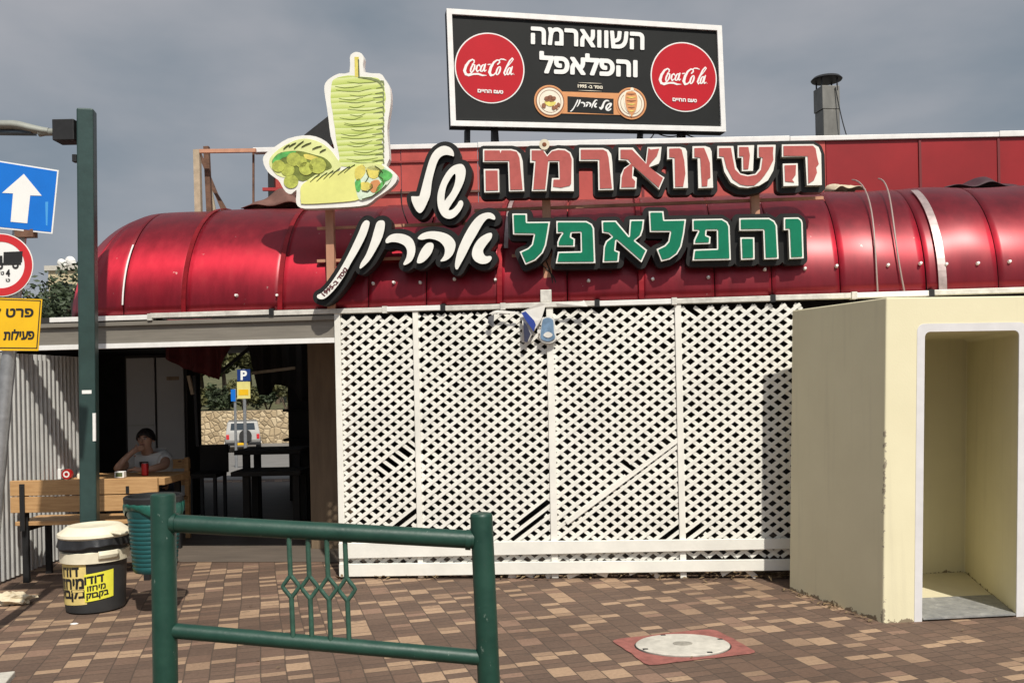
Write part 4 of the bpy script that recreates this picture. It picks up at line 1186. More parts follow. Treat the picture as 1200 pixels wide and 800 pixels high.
# red roundels with white script
def roundel(cx, cy, rpx):
    c = Bp(cx, cy)
    r = abs(Bp(cx + rpx, cy)[0] - c[0])
    g_ = on_bb('logo_disc', [ell(c[0], c[1], r, r, n=64)], M_SIGNWHITE, 0.002)
    on_bb('logo_field', [ell(c[0], c[1], r * 0.965, r * 0.965, n=64)], M_COLA, 0.0045, g_)
    k_ = r / 276.0                                # drawing units -> metres (drawn round 362,402)
    def S(pts, w=0.86): return [(c[0] + (x - 362) * k_, c[1] - (y - 402 - 0.07 * (x - 362)) * k_, rr * k_ * w) for x, y, rr in pts]
    def ring(x, y, rx, ry, w, rot=0.35):
        return S([(x + rx * math.cos(a) + ry * math.sin(a) * rot, y - ry * math.sin(a), w * (0.55 + 0.75 * abs(math.cos(a)))) for a in [2 * math.pi * j / 20 for j in range(21)]])
    st = [
        S([(222, 372, 4), (238, 358, 5), (240, 342, 6), (226, 332, 6), (200, 346, 9), (175, 380, 12), (162, 418, 13), (172, 446, 11), (196, 450, 7), (222, 434, 4)]),
        S([(168, 446, 5), (192, 458, 6), (232, 446, 8), (270, 446, 9), (300, 458, 8), (335, 460, 2)]),
        ring(226, 402, 13, 30, 6), S([(234, 372, 5), (246, 376, 3)]),
        S([(284, 386, 6), (278, 374, 5), (262, 384, 7), (254, 410, 8), (262, 428, 6), (284, 414, 3)]),
        ring(304, 402, 13, 27, 6), S([(328, 372, 6), (316, 412, 7), (320, 428, 5), (334, 418, 3)]),
        S([(348, 376, 5), (366, 374, 5)]),
        S([(424, 376, 6), (440, 362, 6), (438, 346, 6), (420, 342, 6), (394, 360, 9), (370, 398, 12), (358, 436, 13), (368, 460, 10), (390, 458, 6), (414, 434, 4)]),
        S([(432, 346, 3), (450, 336, 5), (472, 338, 6), (492, 346, 3)]),
        ring(428, 426, 13, 32, 6),
        S([(500, 398, 4), (530, 366, 4), (549, 340, 5), (541, 330, 5), (520, 352, 7), (492, 404, 8), (474, 444, 8), (480, 462, 5), (494, 450, 3)]),
        ring(512, 432, 12, 28, 6), S([(540, 398, 6), (526, 442, 7), (530, 460, 5), (546, 450, 3)]), S([(552, 458, 3), (553, 459, 3)]),
    ]
    on_bb('logo_script', outline(strokes=st, h=0.0017, eps=0.0003), M_SIGNWHITE, 0.0075, g_)
    for w_, (u0, u1) in ((heb('החיים'), (-0.36, 0.03)), (heb('טעם'), (0.10, 0.36))):
        pf = bolden(fit(glyph_loops(w_), c[0] + u0 * r, c[0] + u1 * r, c[1] - 0.71 * r, c[1] - 0.625 * r), 0.0025)
        MB().prism(BB, [[(x, y - 0.02 * (x - c[0])) for x, y in l] for l in pf], 0.007, 0.0085).build('logo_slogan', M_SIGNWHITE, g_)
roundel(574, 80, 40.6)
roundel(801.5, 90.5, 38.5)
# badge: two ringed pictures joined by a name plate
bL, bR = Bp(644.5, 119), Bp(739.5, 121.5)
rb = 0.172
pa, pb_ = Bp(655, 112), Bp(728, 130)
on_bb('badge_bar', [[(bL[0], bL[1] + 0.108), (bL[0], bL[1] - 0.125), (bR[0], bR[1] - 0.125), (bR[0], bR[1] + 0.108)]], M_ORANGE, 0.002)
q = [Bp(665, 113), Bp(665, 131.5), Bp(719, 134), Bp(719, 116)]
on_bb('name_plate', [q], M_BILLBLACK, 0.004)
# small handwritten name again, same drawing as the big sign
off_all = [l for ls in sm4 for l in ls]
xs0 = min(p[0] for l in off_all for p in l); xs1 = max(p[0] for l in off_all for p in l)
ys0 = min(p[1] for l in off_all for p in l); ys1 = max(p[1] for l in off_all for p in l)
ta, tb = Bp(668, 131), Bp(700, 117)
def remap(l): return [(ta[0] + (x - xs0) / (xs1 - xs0) * (tb[0] - ta[0]), ta[1] + (y - ys0) / (ys1 - ys0) * (tb[1] - ta[1])) for x, y in l]
for l in off_all: on_bb('name_lettering', [remap(l)], M_SIGNWHITE, 0.006)
ofl = [smooth_loop(Lc(l, *CA), 3) for l in (of_word[0], of_word[1], of_hole)]
xs0 = min(p[0] for l in ofl for p in l); xs1 = max(p[0] for l in ofl for p in l); ys0 = min(p[1] for l in ofl for p in l); ys1 = max(p[1] for l in ofl for p in l)
ta, tb = Bp(702, 130), Bp(717, 117.5)
on_bb('name_lettering', [remap(ofl[0])], M_SIGNWHITE, 0.006); on_bb('name_lettering', [remap(ofl[1]), remap(ofl[2])], M_SIGNWHITE, 0.006)
for c in (bL, bR):
    o = on_bb('badge_ring', [ell(*c, rb, rb, n=48)], M_ORANGE, 0.006)
    on_bb('badge_line', [ell(*c, rb * 0.9, rb * 0.9, n=48), ell(*c, rb * 0.84, rb * 0.84, n=48)], M_BROWN, 0.008, o)
    on_bb('badge_picture', [ell(*c, rb * 0.83, rb * 0.83, n=48)], M_CREAMP, 0.008, o)
    on_bb('badge_line', [ell(*c, rb * 0.70, rb * 0.70, n=48), ell(*c, rb * 0.675, rb * 0.675, n=48)], M_BROWN, 0.010, o)
x, y = bL
on_bb('printed_pita', [[(x + 0.062 * math.cos(a) - 0.0, y - 0.005 - 0.062 * abs(math.sin(a)) * 0.8) for a in [math.pi * j / 14 for j in range(15)]]], M_VEGY, 0.0125)
for dx, dy, rx, ry in ((-0.035, 0.03, 0.03, 0.02), (0.0, 0.04, 0.028, 0.022), (0.035, 0.03, 0.03, 0.02), (-0.03, 0.008, 0.024, 0.014), (0.02, 0.008, 0.03, 0.013), (-0.07, -0.05, 0.022, 0.026), (0.035, -0.07, 0.018, 0.024), (0.065, -0.06, 0.016, 0.024), (0.09, -0.035, 0.018, 0.022)):
    on_bb('printed_falafel', [ell(x + dx, y + dy, rx, ry, 0.3)], M_BROWN, 0.015)
x, y = bR
body = [(x - 0.06, y + 0.10), (x - 0.03, y + 0.125), (x + 0.03, y + 0.125), (x + 0.062, y + 0.09), (x + 0.068, y + 0.02), (x + 0.05, y - 0.07), (x + 0.015, y - 0.12), (x, y - 0.15), (x - 0.012, y - 0.12), (x - 0.05, y - 0.07), (x - 0.068, y + 0.02)]
on_bb('printed_spit', [smooth_loop([(px_ + (0.014 if px_ > x else -0.014), py_ + 0.012) for px_, py_ in body])], M_CREAMP, 0.0125)
on_bb('printed_spit', [smooth_loop(body)], M_ORANGE, 0.015)
on_bb('printed_knob', [ell(x + 0.012, y + 0.15, 0.02, 0.02)], M_CREAMP, 0.0125)
for k_ in range(6):
    yy = y + 0.095 - k_ * 0.036; hw = 0.058 - 0.008 * max(0, k_ - 2)
    on_bb('printed_stripe', outline(strokes=[[(x - hw * 0.9, yy + 0.004, 0.002), (x, yy, 0.0075), (x + hw * 0.9, yy + 0.007, 0.0015)]], h=0.003, eps=0.0005), (M_BROWN, M_VEGY)[k_ % 2], 0.018)
# legs and stays
for x, wd in ((547, 0.05), (579, 0.055), (752, 0.055), (799, 0.055)):
    top = BB.pt(*Bp(x + 2, 150), -0.1)
    foot = top + Vector((-0.03 if x != 752 else -0.1, 0.05, -1.05))
    MB().beam(top, foot, wd, wd).build('leg', M_STEELBLK, bb, bevel=0.003)
for x in (584, 806):
    top = BB.pt(*Bp(x, 151), -0.1)
    MB().beam(top, top + Vector((0.05, 0.5, -0.95)), 0.03, 0.03).build('stay', M_STEELBLK, bb)
for x0, x1, sag in ((750, 770, 0.09), (770, 806, 0.05), (800, 850, 0.03)):
    p, q = BB.pt(*Bp(x0, 152), -0.08), BB.pt(*Bp(x1, 153 if x0 != 800 else 165), -0.08)
    MB().tube([p.lerp(q, u) + Vector((0, 0, -sag * 4 * u * (1 - u))) for u in [k_ / 10 for k_ in range(11)]], 0.007, 6).build('cable', M_WIRE, bb)

# ------------------------------------------------------------------ chimney, roof frame, tarps
c0 = at(970, 160, 10.5)
ch = thing('chimney_flue', 'square grey metal flue with a flat dark rain cap', 'chimney', (c0.x, c0.y, 3.17))
zA, zB = 3.165, at(970, 104, 10.5).z
zmid = at(970, 131, 10.5).z
MB().obox((c0.x, c0.y, (zA + zmid) / 2), (0.20, 0.03, 0), (-0.03, 0.20, 0), (0, 0, zmid - zA)).build('lower_duct', M_DUCT, ch, bevel=0.004)
MB().obox((c0.x - 0.005, c0.y, (zmid + zB) / 2 + 0.003), (0.212, 0.032, 0), (-0.032, 0.212, 0), (0, 0, zB - zmid)).build('upper_duct', M_DUCT, ch, bevel=0.004)
for sx in (-1, 1):
    for sy in (-1, 1):
        MB().beam((c0.x + sx * 0.09, c0.y + sy * 0.09, zB - 0.05), (c0.x + sx * 0.09, c0.y + sy * 0.09, zB + 0.10), 0.014, 0.014).build('strut', M_STEELBLK, ch)
MB().lathe((c0.x, c0.y, zB + 0.095), [(0.02, -0.005), (0.17, -0.006), (0.178, 0.006), (0.15, 0.035), (0.07, 0.055), (0.005, 0.06)], 28).build('rain_cap', M_STEELBLK, ch, smooth=True)
p = Vector((c0.x + 0.06, c0.y - 0.11, zB - 0.02)); q = at(993, 162, 10.3)
MB().tube([p.lerp(q, u) + Vector((0, 0, -0.05 * math.sin(3.14 * u))) for u in [k_ / 8 for k_ in range(9)]], 0.006, 6).build('guy_wire', M_WIRE, ch)

RF = Plane((0, 8.75, 0), 0.0)
rf = thing('roof_frame', 'rusty leftover steel frame standing at the left roof end', 'frame', RF.pt(RF.hit(240, 250)[0], 3.2, 0))
def rbar(x0, y0, x1, y1, w, m, d=0.0, name='bar'):
    p, q = RF.hit(x0, y0, d), RF.hit(x1, y1, d)
    MB().beam(RF.pt(*p, d), RF.pt(*q, d), w, w, up=RF.n).build(name, m, rf)
rbar(231, 176, 233, 256, 0.06, M_TAN, 0, 'post')
rbar(242, 172, 246, 256, 0.05, M_RUST, -0.15, 'post')
rbar(230, 177.5, 300, 176.5, 0.035, M_POSTORANGE, 0.01)
rbar(297, 178, 297, 250, 0.018, M_RUST, -0.05)
rbar(234, 180, 262, 248, 0.03, M_RUST, -0.5, 'brace')
rbar(240, 186, 252, 250, 0.03, M_TAN, -0.8, 'brace')
rbar(246, 215, 268, 252, 0.03, M_RUST, -0.3, 'brace')
rbar(318, 180, 319, 245, 0.06, M_STEELBLK, -0.1, 'post')
rbar(308, 222, 334, 222, 0.03, mat('red_paint', (0.35, 0.03, 0.03), 0.5), 0.03)
# crumpled tarps
def tarp(name, label, x0, x1, ytop, ybase, Y, m, seed, dep=0.35, peaks=3):
    r = random.Random(seed); P_ = Plane((0, Y, 0), 0.0)
    a0, zb_ = P_.hit(x0, ybase); a1, _ = P_.hit(x1, ybase); zt_ = P_.hit((x0 + x1) / 2, ytop)[1]
    ph = [r.uniform(0, 6) for _ in range(6)]
    def fn(u, w):
        e = math.sin(math.pi * min(1, max(0, u))) ** 0.6
        hgt = (zt_ - zb_) * e * (0.55 + 0.25 * math.sin(peaks * 2.2 * u + ph[0]) + 0.2 * math.sin(peaks * 5.1 * u + ph[1] + w * 3)) * math.sin(math.pi * (0.08 + 0.84 * w))
        return P_.pt(a0 + (a1 - a0) * u + 0.02 * math.sin(9 * w + ph[2]), zb_ + hgt + 0.012 * math.sin(13 * u + 7 * w + ph[3]), dep * (0.5 - w))
    o = MB().grid(fn, 34, 14).build(name, m, smooth=True, solid=0.006)
    tag(o, label, 'tarp')
tarp('crumpled_tarp', 'brown crumpled tarp heaped below the food sign', 288, 392, 218, 249, 8.55, M_CLOTHBROWN, 2)
tarp('crumpled_tarp', 'dark purple crumpled tarp on the awning top at far right', 1098, 1185, 208, 224, 8.3, mat('plum_tarp', (0.055, 0.018, 0.026), 0.7, 0, 0.3, 8), 5)
tarp('crumpled_tarp', 'small white scrap of foil on the awning top beside the red word', 968, 1004, 211, 226, 8.3, M_PAPER, 8)
tarp('crumpled_tarp', 'reddish white crumpled film between the red word and awning', 893, 928, 215, 237, 8.2, mat('pink_film', (0.60, 0.42, 0.38), 0.6, 0, 0.3, 10), 9)

# ------------------------------------------------------------------ flag and hand amulet
hp = Plane(BP.pt(0, 0, 0.03), B_ANG)
fg = thing('flag', 'folded white and blue flag hanging above the lattice', 'flag', hp.pt(*hp.hit(625, 360), 0))
def Hc(x, y): return hp.hit(560 + x * 160 / 1200, 340 + y * 80 / 600)
def cloth(poly, m, name, d0, parent, wob=0.012, seed=1):
    l = [Hc(*p) for p in poly]
    r = random.Random(seed)
    tri = tessellate_polygon([[Vector((*p, 0)) for p in l]])
    mb = MB()
    # a folded strip: several vertices, each with its own depth
    ds = [d0 + r.uniform(-wob, wob) for _ in l]
    mb.add([hp.pt(*p, dd) for p, dd in zip(l, ds)], [tuple(t_) for t_ in tri])
    return mb.build(name, m, parent, solid=0.003)
cloth([(385,190),(560,110),(600,130),(560,260),(480,390),(440,470),(385,455),(395,300)], M_FLAGW, 'cloth', 0.03, fg, 0.02, 3)
cloth([(388,205),(425,190),(500,270),(515,310),(495,365),(440,285)], M_FLAGB, 'blue_stripe', 0.062, fg, 0.004, 4)
cloth([(405,280),(430,300),(470,390),(440,460),(415,455)], mat('navy_cloth', (0.03, 0.035, 0.07), 0.85), 'blue_stripe', 0.062, fg, 0.004, 5)
cloth([(100,215),(180,205),(360,215),(365,195),(180,180),(140,190)], M_FLAGW, 'cord', 0.05, fg, 0.004, 6)
cloth([(100,240),(150,215),(145,330),(95,290)], mat('grey_cloth', (0.12, 0.12, 0.13), 0.8), 'corner_scrap', 0.05, fg, 0.01, 6)
cloth([(690,120),(900,112),(935,95),(965,150),(700,150)], M_FLAGW, 'rolled_edge', 0.075, fg, 0.01, 9)
hm = thing('hand_amulet', 'blue glazed hand amulet with an eye hanging on the lattice post', 'amulet', hp.pt(*Hc(620, 300), 0.05))
def am(name, loops, m, d0, d1, sm=3, parent=None):
    return MB().prism(hp, [smooth_loop([Hc(*p) for p in l], sm) for l in loops], d0, d1).build(name, m, parent or hm)
am('palm', [[(562,270),(575,240),(600,245),(620,228),(645,240),(665,245),(678,275),(682,340),(712,350),(722,378),(690,385),(694,430),(660,460),(615,468),(570,455),(545,420),(550,385),(528,375),(530,348),(556,345)]], M_FLAGW, 0.035, 0.05)
am('glaze', [[(572,275),(585,255),(620,245),(655,258),(668,285),(672,370),(682,420),(652,445),(615,452),(575,440),(556,415),(560,360)]], M_HAMSA, 0.0505, 0.058)
am('eye', [[(580,400),(600,375),(630,370),(660,390),(648,412),(615,420)]], M_FLAGW, 0.0585, 0.063)
am('pupil', [ell(622, 396, 18, 16)], M_HAMSAD, 0.0635, 0.067, 0)
for x in (598, 622, 645):
    am('finger_groove', [[(x - 4, 262), (x + 4, 262), (x + 3, 335), (x - 3, 335)]], M_HAMSAD, 0.0585, 0.0605, 0)
am('cord', [[(600,120),(625,120),(640,180),(625,240),(612,240),(618,180)]], M_FLAGW, 0.04, 0.046, 0)

# ------------------------------------------------------------------ CONCRETE SHELTER
A = gnd(1035, 730); Bk = gnd(925, 690); Rr = gnd(1195, 722)
fd = (Rr - A).normalized(); sd = (Bk - A).normalized(); SDEP = 1.55; SL = (Bk - A).length; NOT = 0.42
SZ = 2.085; LEAN = 0.031
def Sh(a, b, z): return A + fd * a + sd * b + Vector((LEAN * z, 0, z))
sh = thing('bomb_shelter', 'cream concrete roadside shelter with a white edged doorway', 'shelter', A + fd * 0.6 + sd * 0.5)
WID, O0, O1, OZ = 1.95, 0.262, 0.905, 1.86
def shbox(mb, a0, a1, b0, b1, z0, z1):
    q = [Sh(a, b, z) for z in (z0, z1) for b in (b0, b1) for a in (a0, a1)]
    return mb.add(q, [(0, 1, 3, 2), (4, 6, 7, 5), (0, 4, 5, 1), (2, 3, 7, 6), (0, 2, 6, 4), (1, 5, 7, 3)])
DPT = 1.28
CRN = gnd(1139, 674)                             # inner back corner of the splayed niche
BKA = (CRN - A - sd * DPT).dot(fd)
# one shell: outer skin, front with a round-cornered opening, niche inside
mb = MB()
def open_loop(m=0.0, n=5, rad=0.035):
    a0, a1, zt_ = O0 - m, O1 + m, OZ + m
    r = rad + m * 0.25
    l = [(a0, 0.0)]
    l += [(a0 + r - r * math.cos(k_ / n * math.pi / 2), zt_ - r + r * math.sin(k_ / n * math.pi / 2)) for k_ in range(n + 1)]
    l += [(a1 - r + r * math.sin(k_ / n * math.pi / 2), zt_ - r + r * math.cos(k_ / n * math.pi / 2)) for k_ in range(n + 1)]
    l += [(a1, 0.0)]
    return l
ol = open_loop()
def nk_(a): return 0.62 + (a - O0) / (O1 - O0) * (BKA - 0.62)
front = [(0, 0), (0, SZ), (WID, SZ), (WID, 0)]
poly = [(0, 0.0), (0, SZ), (WID, SZ), (WID, 0.0)] + ol[::-1]
tri = tessellate_polygon([[Vector((*p, 0)) for p in poly]])
b0 = len(mb.v)
mb.add([Sh(a, 0, z) for a, z in poly], [tuple(t_) for t_ in tri])
mb.add([Sh(a, 0, z) for a, z in ol] + [Sh(nk_(a), DPT, z) for a, z in ol], [(i, i + 1, len(ol) + i + 1, len(ol) + i) for i in range(len(ol) - 1)])
mb.add([Sh(nk_(a), DPT, z) for a, z in ol], [tuple(range(len(ol)))])
fp = [(0, 0), (0, SL), (NOT, SL), (NOT, SDEP), (WID, SDEP), (WID, 0)]
for k_ in range(5):
    (a, b), (c_, d_) = fp[k_], fp[k_ + 1]
    mb.add([Sh(a, b, 0), Sh(c_, d_, 0), Sh(c_, d_, SZ), Sh(a, b, SZ)], [(0, 1, 2, 3)])
mb.add([Sh(a, b, SZ) for a, b in fp], [tuple(t_) for t_ in tess([fp])])
o = mb.build('shell', M_SHELTER, sh, recalc=False)
bm = bmesh.new(); bm.from_mesh(o.data); bmesh.ops.remove_doubles(bm, verts=bm.verts, dist=0.0005); bmesh.ops.dissolve_limit(bm, angle_limit=0.02, verts=bm.verts, edges=bm.edges); bmesh.ops.recalc_face_normals(bm, faces=bm.faces); bm.to_mesh(o.data); bm.free()
mdf = o.modifiers.new('bevel', 'BEVEL'); mdf.width = 0.008; mdf.segments = 2; mdf.limit_method = 'ANGLE'; mdf.angle_limit = math.radians(50)
# painted white surround
i_, o_ = open_loop(0.002), open_loop(0.054)
q = [Sh(a, -0.003, z) for a, z in i_] + [Sh(a, -0.003, z) for a, z in o_]
q += [Sh(a, 0.002, z) for a, z in i_] + [Sh(a, 0.002, z) for a, z in o_]
n = len(i_)
MB().add(q, [(i, i + 1, n + i + 1, n + i) for i in range(n - 1)] + [(i, i + 1, 2 * n + i + 1, 2 * n + i) for i in range(n - 1)] + [(n + i, n + i + 1, 3 * n + i + 1, 3 * n + i) for i in range(n - 1)]).build('white_surround', mat('white_band_paint', (0.66, 0.65, 0.66), 0.6, 0, 0.06, 9), sh)
# floor slab and worn metal plate at the threshold
def nfl(a, b, z): return Sh(a + (nk_(a) - a) * b / DPT, b, z)
def slab(b0, b1, z0, z1, e=0.004):
    q = [nfl(O0 + e, b0, z1), nfl(O1 - e, b0, z1), nfl(O1 - e, b1, z1), nfl(O0 + e, b1, z1)]
    q += [x - Vector((0, 0, z1 - z0)) for x in q]
    return MB().add(q, [(0, 1, 2, 3), (4, 7, 6, 5), (0, 4, 5, 1), (2, 6, 7, 3), (0, 3, 7, 4), (1, 5, 6, 2)])
slab(0.02, DPT - 0.004, 0.002, 0.012).build('floor_slab', M_CREAM, sh)
PDEP = (gnd(1110, 690, 0.02) - A).dot(sd) * 0.97
def plate_mat():
    m = bpy.data.materials.new('worn_plate'); m.use_nodes = True
    g = NG(m); t_ = m.node_tree; p_ = t_.nodes['Principled BSDF']
    tc = t_.nodes.new('ShaderNodeTexCoord')
    n1 = g.noise(tc.outputs['Object'], 14, 6, 0.75)
    t_.links.new(g.ramp(n1, [(0.35, (0.22, 0.225, 0.225)), (0.6, (0.36, 0.36, 0.35)), (0.72, (0.62, 0.61, 0.58))]), p_.inputs['Base Color'])
    p_.inputs['Roughness'].default_value = 0.55; p_.inputs['Metallic'].default_value = 0.25
    t_.links.new(g.bump(n1, 0.3, 0.01), p_.inputs['Normal'])
    return m
slab(-0.01, PDEP, 0.0125, 0.022).build('threshold_plate', plate_mat(), sh)

# ------------------------------------------------------------------ STREET LAMP POLE
p0 = gnd(106, 693); top = at(101.5, 129, p0.y - 0.0)
lp = thing('lamp_post', 'tall square dark green lamp post behind the black bin', 'lamp post', p0)
ax = (top - p0)
mb = MB()
w = 0.125; up = ax.normalized(); u_ = Vector((math.cos(0.2), math.sin(0.2), 0)); v_ = up.cross(u_).normalized()
mb.obox(p0 + ax / 2, u_ * w, v_ * w, ax)
mb.build('pole', M_GREENPOLE, lp, bevel=0.014)
Yp = p0.y
def lpx(x, y, dy=0.0): return at(x, y, Yp + dy)
MB().obox(lpx(79.5, 155), (0.17, 0, 0), (0, 0.16, 0), (0.0, 0, 0.165)).build('bracket_box', M_STEELBLK, lp, bevel=0.006)
MB().tube([lpx(72, 155), lpx(52, 155), lpx(46, 155.5)], [0.028, 0.03, 0.034], 12).build('spigot', M_LAMP, lp, smooth=True)
mb = MB()
def lum(u, w):
    x = 58 - 130 * u
    a = 2 * math.pi * w
    hw = 0.035 + 0.03 * min(1, u * 2.2) ** 0.7
    hh = 0.032 + 0.012 * math.sin(min(1, u * 1.3) * 3.0)
    c = lpx(x, 155 - 7.5 * min(1, u * 3.5) ** 1.3 + 1.0 * u)
    zz = math.sin(a); zz = zz * hh * (1.0 if zz > 0 else 0.75)
    return c + Vector((0, math.cos(a) * hw, zz))
mb.grid(lum, 16, 24).build('luminaire', M_LAMP, lp, smooth=True)
a_, b_ = lpx(38, 153.5), lpx(-60, 152.5)
MB().obox((a_ + b_) / 2 + Vector((0, 0.02, -0.012)), (b_ - a_), (0, 0.09, 0), (0, 0, 0.02)).build('lamp_glass', M_GLASS, lp)
MB().obox(lpx(88.5, 186), (0.035, 0, 0), (0, 0.05, 0), (0, 0, 0.06)).build('photocell', M_STEELBLK, lp, bevel=0.004)
fwd = -v_ if v_.y > 0 else v_
c = p0 + ax * ((693 - 459) / (693 - 129.0)) + fwd * (w / 2 + 0.001)
MB().obox(c, u_ * 0.07, fwd * 0.002, up * 0.028).build('sticker', M_SIGNWHITE, lp)
c = p0 + ax * ((693 - 500) / (693 - 129.0)) + u_ * (w / 2 - 0.01) + fwd * (w / 2 - 0.008)
MB().obox(c, u_ * 0.022, fwd * 0.022, up * 0.22).build('chipped_paint', M_CAP, lp)

# ------------------------------------------------------------------ TRAFFIC SIGNS
TP = Plane((0, 6.0, 0), math.radians(3))
ts = thing('traffic_sign', 'leaning sign post with blue arrow, truck ban and yellow plate', 'traffic sign', TP.pt(*TP.hit(-25, 730), -0.05))
gz_ = TP.hit(-25, 730)
mb = MB()
q0, q1 = TP.pt(gz_[0], 0.0, -0.06), TP.pt(*TP.hit(24, 200), -0.06)
mb.tube([q0, q1], 0.043, 18).build('post', M_GALV, ts, smooth=True)
def Tq(pts): return [TP.hit(*p) for p in pts]
def tpr(name, loops, m, d0, d1, parent=None): return MB().prism(TP, loops, d0, d1).build(name, m, parent or ts)
b_pl = tpr('arrow_plate', [Tq([(-13, 186.5), (68.8, 199.5), (61.5, 274), (-20, 266)])], M_SIGNWHITE, -0.004, 0.0)
tpr('blue_field', [Tq([(-11.5, 188.3), (67, 201), (60, 272), (-18.3, 264.2)])], M_BLUE, 0.0005, 0.002, b_pl)
AR = lambda pts: Tq(crop(pts, 0, 180, 533 / 80))
tpr('white_arrow', [AR([(188,160),(328,330),(238,328),(215,545),(85,533),(104,312),(18,308)])], M_SIGNWHITE, 0.0025, 0.004, b_pl)
tpr('scratch', [AR([(355,378),(378,376),(372,565),(360,560)])], mat('pale_blue', (0.06, 0.32, 0.70), 0.5), 0.0025, 0.003, b_pl)
cc = TP.hit(1, 310.5); r = TP.hit(39, 310)[0] - cc[0]
c_pl = tpr('ban_disc', [ell(*cc, r, r, n=56)], M_SIGNWHITE, -0.004, 0.0)
tpr('red_ring', [ell(*cc, r * 0.97, r * 0.97, n=56), ell(*cc, r * 0.735, r * 0.735, n=56)], M_SIGNRED, 0.0005, 0.002, c_pl)
TR = lambda pts: Tq(crop(pts, 0, 260, 5))
tr_ = tpr('truck_box', [TR([(22,177),(134,172),(130,236),(20,240)])], M_INK, 0.0005, 0.0025, c_pl)
tpr('truck_cab', [TR([(-34,205),(-8,198),(14,198),(16,246),(-34,248)])], M_INK, 0.0005, 0.0025, c_pl)
tpr('truck_chassis', [TR([(-34,242),(125,238),(124,250),(-34,254)])], M_INK, 0.0026, 0.0035, c_pl)
for x, y in ((92, 255), (0, 259)):
    e = TP.hit(x / 5, 260 + y / 5)
    tpr('truck_wheel', [ell(*e, 0.021, 0.021), ell(*e, 0.010, 0.010)], M_INK, 0.0036, 0.0045, c_pl)
quad_text('ton_lettering', '4', [(7, 324), (12, 324), (12, 315.5), (7, 315.5)], M_INK, 0.003, 0.05, TP, c_pl)
quad_text('ton_lettering', heb('ט'), [(1, 322), (5, 322), (5, 318), (1, 318)], M_INK, 0.003, 0.04, TP, c_pl)
quad_text('ton_lettering', heb('ט'), [(7, 330), (12, 330), (12, 326.5), (7, 326.5)], M_INK, 0.003, 0.04, TP, c_pl)
y_pl = tpr('yellow_plate', [Tq([(-64, 347), (49.5, 350.5), (45, 411), (-67, 410)])], M_SIGNYEL, -0.004, 0.0)
bo = Tq([(-63, 348.3), (48, 351.8), (43.8, 408.5), (-65.5, 407.5)]); bi = Tq([(-62, 349.2), (46.8, 352.8), (42.6, 407.3), (-64.5, 406.2)])
for i in range(4):
    j = (i + 1) % 4
    tpr('black_border', [[bo[i], bo[j], bi[j], bi[i]]], M_INK, 0.0005, 0.0012, y_pl)
quad_text('lettering', heb('פרט לשעות'), [(-50, 372.5), (39, 371.5), (40, 358.5), (-49, 359.5)], M_INK, 0.0025, 0.038, TP, y_pl)
quad_text('lettering', heb('פעילות'), [(4, 398.5), (40, 397.5), (41, 385), (5, 386)], M_INK, 0.0025, 0.038, TP, y_pl)
for x, y in ((33, 378.5), (33.5, 271.5)):
    pass
MB().obox(TP.pt(*TP.hit(28, 273), -0.03), (0.12, 0, 0), (0, 0.06, 0), (0, 0, 0.05)).build('clamp', M_RUST, ts)
for y in (230, 310, 380):
    c = q0.lerp(q1, (730 - y) / (730 - 200.0))
    MB().obox(c, (0.10, 0, 0), (0, 0.105, 0), (0, 0, 0.04)).build('clamp', M_GALV, ts, bevel=0.004)

# ------------------------------------------------------------------ GREEN RAILING IN FRONT
def ry(x): return 3.8
RL0, RL1 = at(191, 578, 3.8), at(564, 601, 3.8)
rl = thing('street_railing', 'dark green tubular street railing with four diamond bars', 'railing', (RL0.x, 3.8, 0))
foot = lambda p, lean: Vector((p.x + lean, p.y, 0.0))
f_l = at(194, 800, 3.8); f_r = at(573, 800, 3.8)
def extend(p, q):
    d = (q - p); return p + d * ((p.z) / (p.z - q.z))
MB().tube([extend(RL0, f_l), RL0 - Vector((0, 0, 0.012)), RL0 - Vector((0, 0, 0.004)), RL0], [0.051, 0.051, 0.049, 0.043], 28).build('post', M_GREENRAIL, rl, smooth=True)
